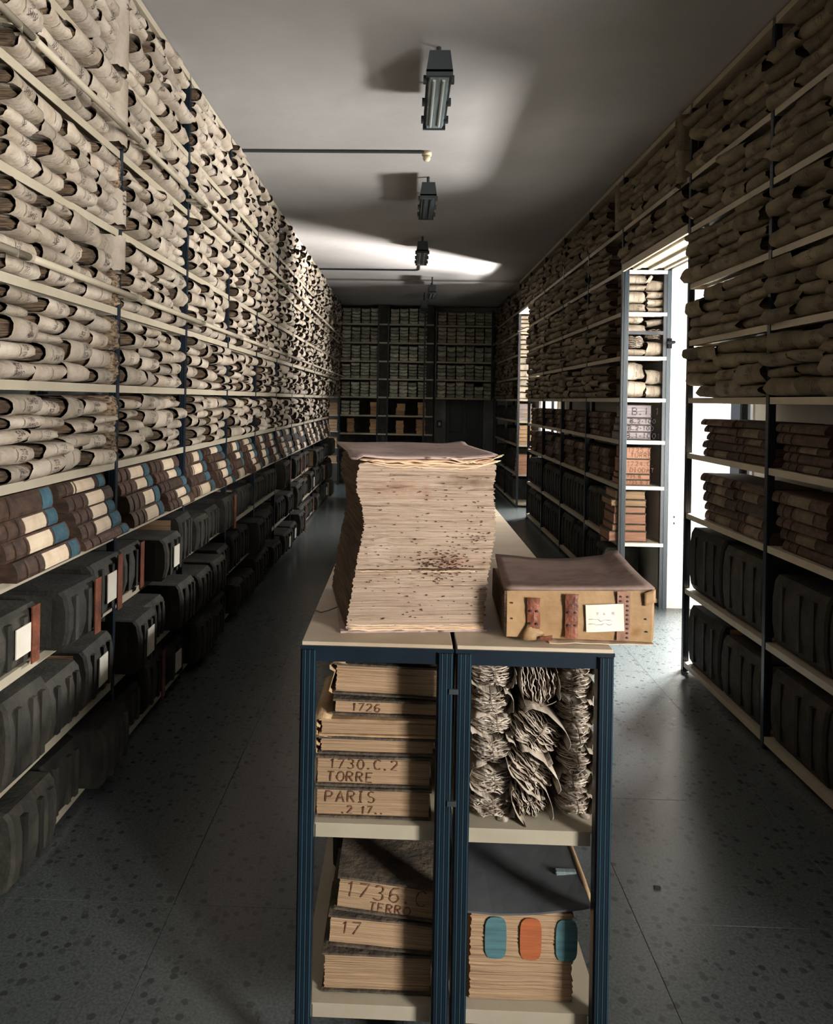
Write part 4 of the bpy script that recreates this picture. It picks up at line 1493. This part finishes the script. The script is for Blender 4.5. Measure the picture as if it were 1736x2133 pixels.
# ------------------------------------------------------------------ the tan strapped volume
TV = thing('strapped_volume', 'tan parchment volume with brown leather straps and a white label', 'book', (.420, 1.775, TZ + .009), math.radians(-2.2))
TW, TD, TH = .350, .36, .112
rings = []
for x, s in ((-TW / 2, 0), (-TW / 2 + .006, 1), (-TW * .3, 1), (-TW * .1, 1), (TW * .1, 1), (TW * .3, 1), (TW / 2 - .006, 1), (TW / 2, 0)):
    u = x / TW + .5
    h_ = TH + .012 * u
    z_ = .004 * (1 - s)
    rings.append([(x, .004 - .004 * s, z_), (x, -.004 * s + .001 * nz(u * 5, 2), h_ * .33), (x, -.003 * s, h_ * .66), (x, .002, h_ - .004), (x, .006, h_ - z_ - .001), (x, .03, h_ - .024), (x, TD, h_ - .03), (x, TD, z_)])
sv = MB().loft(rings, True, True)
for k in range(7):
    sv.m[k] = 1
sv.m[-2] = 1  # end turned from the windows: its shade put into the colour
sv.build('binding', [M_TANHIDE, M_FOREEDGE], TV)
rows = []
for j in range(11):
    v = j / 10
    row = []
    for i in range(17):
        u = i / 16
        dip = -.014 * math.sin(PI * u) ** 1.3 * (v ** .7) - .004 * math.sin(PI * v)
        row.append((-TW / 2 - .001 + (TW + .002) * u + .014 * v * (1 - u) * .6, .001 + (TD + .003) * v, TH + .012 * u + .0045 + dip + .010 * v * (u > .92) + .006 * v ** 2 + .002 * nz(u * 4, v * 5, 3)))
    rows.append(row)
MB().slab(rows, (0, 0, -.008)).build('cover', M_GREYHIDE, TV, True)


def strap(x, w, z0, z1, m, name, bulge=.004):
    rows = []
    for k in range(9):
        v = k / 8
        z = z0 + (z1 - z0) * v
        rows.append([(x - w / 2 + w * i / 4 + .0015 * nz(k, x * 90), -.006 - bulge * (1 - abs(i / 2 - 1) ** 2 * .4) - .002 * nz(k * .8, i, x * 50), z) for i in range(5)])
    return MB().slab(rows, (0, .004, 0)).build(name, m, TV)


s1 = strap(-.107, .030, .012, .096, M_STRAP, 'leather_strap')
s2 = strap(-.018, .030, .004, .108, M_STRAP, 'leather_strap', .006)
for sx_, st_ in ((-.107, s1), (-.018, s2)):
    for (dx, z) in ((-.007, .066), (.008, .066), (-.007, .036), (.008, .036)):
        MB().tube([(sx_ + dx, -.0135, z), (sx_ + dx, -.009, z)], .0028, 6).build('stitch_hole', M_INK, st_)
MB().slab([[(-.092 + .028 * i / 3, -.016 - .004 * math.sin(k), -.004 + .012 * k / 2 + .004 * i / 3) for i in range(4)] for k in range(3)], (0, .003, 0)).build('strap_tail', M_STRAP, TV)
MB().slab([[(.088 + .030 * i / 2, -.0058, .002 + .116 * k / 4) for i in range(3)] for k in range(5)], (0, .001, 0)).build('strap_ghost', M_STAIN, TV)
g = MB()
for k in range(10):
    for dx in ((.096, .112) if k > 7 else (.112,)):
        g.tube([(dx, -.0075, .010 + .0107 * k), (dx, -.0045, .010 + .0107 * k)], .0026, 6)
for (dx, z) in ((-.157, .082), (-.157, .045), (.155, .055), (.158, .025)):
    g.tube([(dx, -.0065, z), (dx, -.003, z)], .002, 6)
g.build('stitch_holes', M_INK, TV)['kind'] = 'stuff'
lb = MB().slab([[(.014 + .088 * i / 6 + .003 * (1 - k / 3), -.0085 - .001 * math.sin(i), .020 + .064 * k / 3 + .006 * i / 6) for i in range(7)] for k in range(4)], (0, .0012, 0)).build('paper_label', M_WHITELABEL, TV)
mbk = MB()
for st in (text_strokes('V. A', .040, .062, .007, seed=1) + text_strokes('B', .078, .064, .006, seed=2) + scribble(.022, .036, .060, .018, 5, 2)):
    ink([st], lambda a, b: (a, -.0103, b), .0009, mbk)
mbk.build('inscription', M_STAIN, lb)
# lifted parchment corner near the first strap and torn corners
rows = [[(-.137 + .04 * i / 5 + .006 * k, -.009 - .008 * math.sin(PI * i / 5) * (1 - k / 3), -.002 + (.038 - .02 * i / 5) * k / 3) for i in range(6)] for k in range(4)]
MB().slab(rows, (0, .0025, 0)).build('lifted_flap', M_TANHIDE, TV, True)
rows = [[(.150 + .026 * i / 4, -.007 - .006 * nz(i, k, 2), TH + .014 - .03 * k / 3 - .01 * (4 - i) / 4) for i in range(5)] for k in range(4)]
MB().slab(rows, (0, .003, 0)).build('torn_corner', M_TANHIDE, TV, True)
# folded leaf trapped under it, jutting past the table edge
rows = [[(-.07 + .245 * i / 12, -.010 + .10 * j, -.004 - .002 * nz(i * .5, j) + (.003 * (i / 12)) - .003) for i in range(13)] for j in range(2)]
o = MB().slab(rows, (0, 0, -.0016)).build('folded_leaf', M_LEAF)
o.location = (.420, 1.775, TZ + .009)
tag(o, 'folded cream leaf trapped beneath the tan strapped volume', 'paper')
o2 = tag(MB().bbox(-.012, .012, -.006, .006, 0, .008, .003).build('paper_scrap', M_DARKVOL), 'tiny dark scrap on the bright floor beside the table', 'scrap')
o2.location = (.86, 2.48, 0)

# ------------------------------------------------------------------ lit open end of the middle run on the window wall
EY = 5.945
XA, XB, WA, WB = 1.817, 1.975, .155, .140


def end_bundle(label, x, z, w, h, yaw=0.0, tilt=0.0, v=0, y=EY, d=1.0, crumple=False):
    if crumple:
        return ruffled(label, (x, y, z), w, h, .2, 900 + v, wrap=None, amp=1.3)
    q = VARS[v % 14]
    e = thing('end_bundle', label, 'bundle', group='bundles in the open shelf ends')
    e.matrix_world = Matrix.Translation((x, y, z + .002)) @ Matrix.Rotation(yaw, 4, 'Z') @ Matrix.Rotation(tilt, 4, 'Y') @ Matrix.Diagonal((w / .235, 1.0, h / .083, 1))
    link('wrapper', q['wrapper'], e)
    link('pages', q['pages'], e)
    link('string', q['string'], e)
    if v % 3 == 0:
        link('lettering', q['letters'][v % 2], e)
    return e


L_ = 'white-lit bundle in the open shelf end, '
zA = 2.326
for i, h in enumerate((.075, .10, .05, .09)):
    end_bundle(L_ + 'topmost shelf, post-side pile, %s up' % ORD[i], XA, zA, WA, h - .003, v=i)
    zA += h
zA = 2.326
for i, h in enumerate((.05, .065, .06, .09)):
    end_bundle(L_ + 'topmost shelf, window-side pile, %s up' % ORD[i], XB, zA, WB, h - .003, v=i + 4, tilt=.05 if i == 3 else 0)
    zA += h
o = tag(MB().slab([[(1.885 + .03 * i / 4 + .01 * k, EY - .004 - .01 * math.sin(k), 2.565 + .055 * k / 3 - .01 * (i - 2) ** 2 / 4) for i in range(5)] for k in range(4)], (.0, .002, 0)).build('paper_flap', M_PAPER), 'crumpled paper flap standing up between the topmost shelf-end bundles', 'paper')
zA = 1.977
for i, h in enumerate((.065, .105)):
    end_bundle(L_ + 'second shelf under the strap, post-side, %s' % ['flat one below', 'crumpled one above'][i], XA, zA, WA, h - .003, v=i + 8, crumple=(i == 1))
    zA += h
end_bundle(L_ + 'second shelf under the strap, boxy window-side one', XB, 1.977, WB, .125, v=10)
end_bundle(L_ + 'second shelf over the strap, post-side lower one', XA, 2.165, WA, .07, v=11)
end_bundle(L_ + 'second shelf over the strap, post-side upper one', XA - .01, 2.238, WA * .86, .065, v=12)
end_bundle(L_ + 'second shelf over the strap, crumpled window-side one', XB, 2.115, WB, .085, v=13, crumple=True)
end_bundle(L_ + 'second shelf over the strap, slanting window-side one', XB, 2.222, WB * 1.02, .055, v=1, tilt=-.14)
end_bundle(L_ + 'third shelf, post-side lower big one', XA, 1.648, WA, .135, v=2)
end_bundle(L_ + 'third shelf, post-side upper big one', XA - .006, 1.786, WA * .92, .15, v=3)
end_bundle(L_ + 'third shelf, window-side lower big one', XB, 1.648, WB, .105, v=5)
end_bundle(L_ + 'third shelf, window-side upper big one', XB + .003, 1.756, WB * .98, .12, v=6)
stp = thing('shelving_end', 'blue-black steel end frame of the lit open shelf end beside the window', 'shelving', (1.712, 5.90, 0))
for xx in (0, .334):
    p = MB().box(xx, xx + .036, .0, .018, 0, 2.655)
    for q in (.006, .016, .027):
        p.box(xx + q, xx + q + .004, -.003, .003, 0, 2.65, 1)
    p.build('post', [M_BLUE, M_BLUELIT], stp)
MB().box(.036, .334, .004, .010, 2.148, 2.176).build('cross_strap', M_GREYCARD, stp)
for z in (2.655, 2.323, 1.975, 1.645, 1.312, .952, .505):
    MB().box(.036, .334, .0, .022, z - .028, z - .001).build('shelf_lip', M_WHITE, stp)

V_ = 'grey-edged volume inked %s in the open shelf end, %s'
z = 1.313
for i, (h, tx, sl) in enumerate(((.066, 'B.1-1001', 'lowest of four'), (.055, 'B.2-100', 'second of four'), (.055, 'B.2-100', 'third of four'), (.105, 'B.1.16', 'topmost of four'))):
    volume(V_ % (tx.replace('.', ' ').replace('-', ' '), sl), (1.838 + .006 * i, EY, z), .235 - .012 * i, h - .002, .3, 300 + i, pages=M_PAGESGREY, cover=M_COVERDARK, words=[(tx, -.078 + .008 * i, h * .24, min(h * .58, .055))], inkm=M_INK, iw=.0065, nx=10, th=.003)
    z += h
z = .953
for i, (h, tx, sl) in enumerate(((.045, ('1725.B.2',), 'lowest of four'), (.045, ('725.B.',), 'second of four'), (.120, ('1724.C.', 'DIODAT'), 'third of four'), (.095, ('1725.C', 'TURRE'), 'topmost of four'))):
    ws = [(tx[0], -.080, h * .55, .033), (tx[1], -.060, h * .13, .033)] if len(tx) == 2 else [(tx[0], -.078, h * .25, .024)]
    volume('pinkish volume inked %s in the open shelf end, %s' % (' '.join(tx).replace('.', ' '), sl), (1.842 + .005 * i, EY, z), .225 - .010 * i, h - .002, .3, 310 + i, pages=M_PAGESPINK, cover=M_COVERDARK, words=ws, inkm=M_INKBROWN, iw=.005, th=.003, nx=10)
    z += h
z = .506
for i, (h, xo, w) in enumerate(((.085, -.01, .30), (.055, .0, .27), (.085, .004, .26), (.055, .005, .25), (.055, -.006, .28), (.07, .006, .24))):
    volume('ragged brown volume on the lowest lit shelf end, %s up' % ORD[i], (1.790 + xo, EY - .01, z), w, h - .002, .3, 320 + i, pages=M_PAGESPINK if i < 4 else M_PAGES, cover=M_COVERDARK, nx=10)
    z += h

# far run's lit open end
FY = 11.31
z = .506
for (z0, z1, n) in ((2.664, 2.92, 4), (2.324, 2.62, 4), (1.976, 2.28, 3), (1.646, 1.94, 3)):
    hh = (z1 - z0) / n
    for i in range(n):
        for c, xx in enumerate((1.80, 1.965)):
            end_bundle('white-lit bundle in the far open shelf end, shelf at %s, %s pile, %s up' % ({2.664: 'the top', 2.324: 'second height', 1.976: 'third height', 1.646: 'fourth height'}[z0], ['inner', 'outer'][c], ORD[i]), xx, z0 + hh * i, .15, hh - .004, v=i * 3 + c + int(z0 * 5), y=FY)
for (z0, hs, m_) in ((1.313, (.06, .05, .06, .09), M_PAGESGREY), (.953, (.05, .06, .05, .07, .06), M_PAGES), (.506, (.08, .06, .07, .08), M_PAGESPINK)):
    z = z0
    for i, h in enumerate(hs):
        volume('old volume in the far open shelf end, %s pile, %s up' % ({1.313: 'grey', .953: 'pale', .506: 'brown'}[z0], ORD[i]), (1.825, FY, z), .22 - .01 * i, h - .002, .3, 340 + i, pages=m_, cover=M_VELLUM, nx=6, nzr=6)
        z += h
# pile by the end window of the long wall
for (z0, hs) in ((1.314, ()),):
    pass
ew = thing('corner_rack', 'narrow steel rack by the end window in the far corner', 'shelving', (-1.50, 13.72, 0))
MB().box(0, .03, 0, .03, 0, 1.62).build('post', M_BLUE, ew)
MB().box(.255, .285, 0, .03, 0, 1.62).build('post', M_BLUE, ew)
for z in (.42, .70, 1.0, 1.30):
    MB().box(.0, .285, .01, .26, z - .02, z).build('shelf', M_BOARD, ew)
for (z0, hs) in ((1.301, (.06, .05, .07, .06)), (1.001, (.05, .06, .06, .05)), (.701, (.10, .08)), (.421, (.12,))):
    z = z0
    for i, h in enumerate(hs):
        volume('amber volume on the far corner rack, %s shelf, %s up' % ({1.301: 'top', 1.001: 'second', .701: 'third', .421: 'lowest'}[z0], ORD[i]), (-1.355, 13.735, z), .20, h - .002, .22, 360 + i, pages=M_PAGES, cover=M_VELLUM, nx=6, nzr=6)
        z += h

# ------------------------------------------------------------------ ceiling lamps, conduits, detector


def lamp(y0, y1, x, label, zb=3.22, w=.13, dark=False):
    t = thing('ceiling_lamp', label, 'lamp', (x, y0, zb), 0, 'caged ceiling lamps in a row')
    L = y1 - y0
    h = .125
    prof = [(-.052, h), (.052, h), (w / 2, .035), (w / 2, .018), (-w / 2, .018), (-w / 2, .035)]
    MB().loft([[(px, yy, pz) for px, pz in prof] for yy in (0, L)], True, True).build('housing', M_DARKMETAL, t)
    pr = [(-w / 2 + .012, .018), (w / 2 - .012, .018), (w / 2 - .02, .002), (-w / 2 + .02, .002)]
    MB().loft([[(px, yy, pz) for px, pz in pr] for yy in (.02, L - .02)], True, True).build('diffuser', M_GLASSY if not dark else M_DARKMETAL, t)
    for s in (-.024, .024):
        MB().tube([(s, .06, -.001), (s, L - .06, -.001)], .008, 8).build('tube', M_TUBE if not dark else M_DARKMETAL, t)
    for yy in (0, L - .02):
        MB().box(-w / 2 - .002, w / 2 + .002, yy, yy + .02, -.002, .03).build('end_cap', M_DARKMETAL, t)
    for yy in (.09, L * .5, L - .12):
        for s in (-1, 1):
            MB().box(s * w / 2 - .008 + s * .006, s * w / 2 + .008 + s * .006, yy, yy + .03, .004, .04).build('clip', M_DARKMETAL, t)
    for yy in (L * .2, L * .8):
        MB().tube([(0, yy, h), (0, yy, ZC - zb)], .012, 8).build('hanger', M_DARKMETAL, t)
    return t


lamp(1.45, 2.20, .14, 'caged ceiling lamp directly overhead of the table front')
lamp(3.70, 4.45, .142, 'caged ceiling lamp ahead of the conduit with the round detector')
lamp(5.94, 6.67, .155, 'dark caged ceiling lamp just past the round detector', dark=True)
lamp(8.15, 8.93, .159, 'caged ceiling lamp with the bent conduit at its far end')
lamp(10.9, 11.5, .367, 'small dark ceiling lamp before the end wall', zb=3.17, w=.10, dark=True)
lamp(12.3, 12.8, .288, 'smallest dark ceiling lamp above the end-wall shelves', zb=3.13, w=.10, dark=True)
tag(MB().tube([(XL + .004, 5.44, ZC - .013), (.10, 5.44, ZC - .013)], .011, 8).build('conduit', M_DARKMETAL), 'straight dark conduit running across the ceiling to the round detector', 'pipe')
tag(MB().tube([(XL + .004, 10.39, ZC - .013), (.10, 10.39, ZC - .013), (.145, 10.36, ZC - .013), (.16, 10.30, ZC - .013), (.16, 8.94, ZC - .014)], .011, 8).build('conduit', M_DARKMETAL), 'dark conduit that bends towards a ceiling lamp', 'pipe')
sd = thing('smoke_detector', 'cream round detector at the end of the straight ceiling conduit', 'detector', (.125, 5.47, ZC))
MB().tube([(0, 0, 0), (0, 0, -.03)], .036, 16).build('base', M_CREAMPL, sd, True)
MB().tube([(0, 0, -.03), (0, 0, -.055), (0, 0, -.07)], [.028, .028, .018], 16).build('sensor', M_CREAMPL, sd, True)
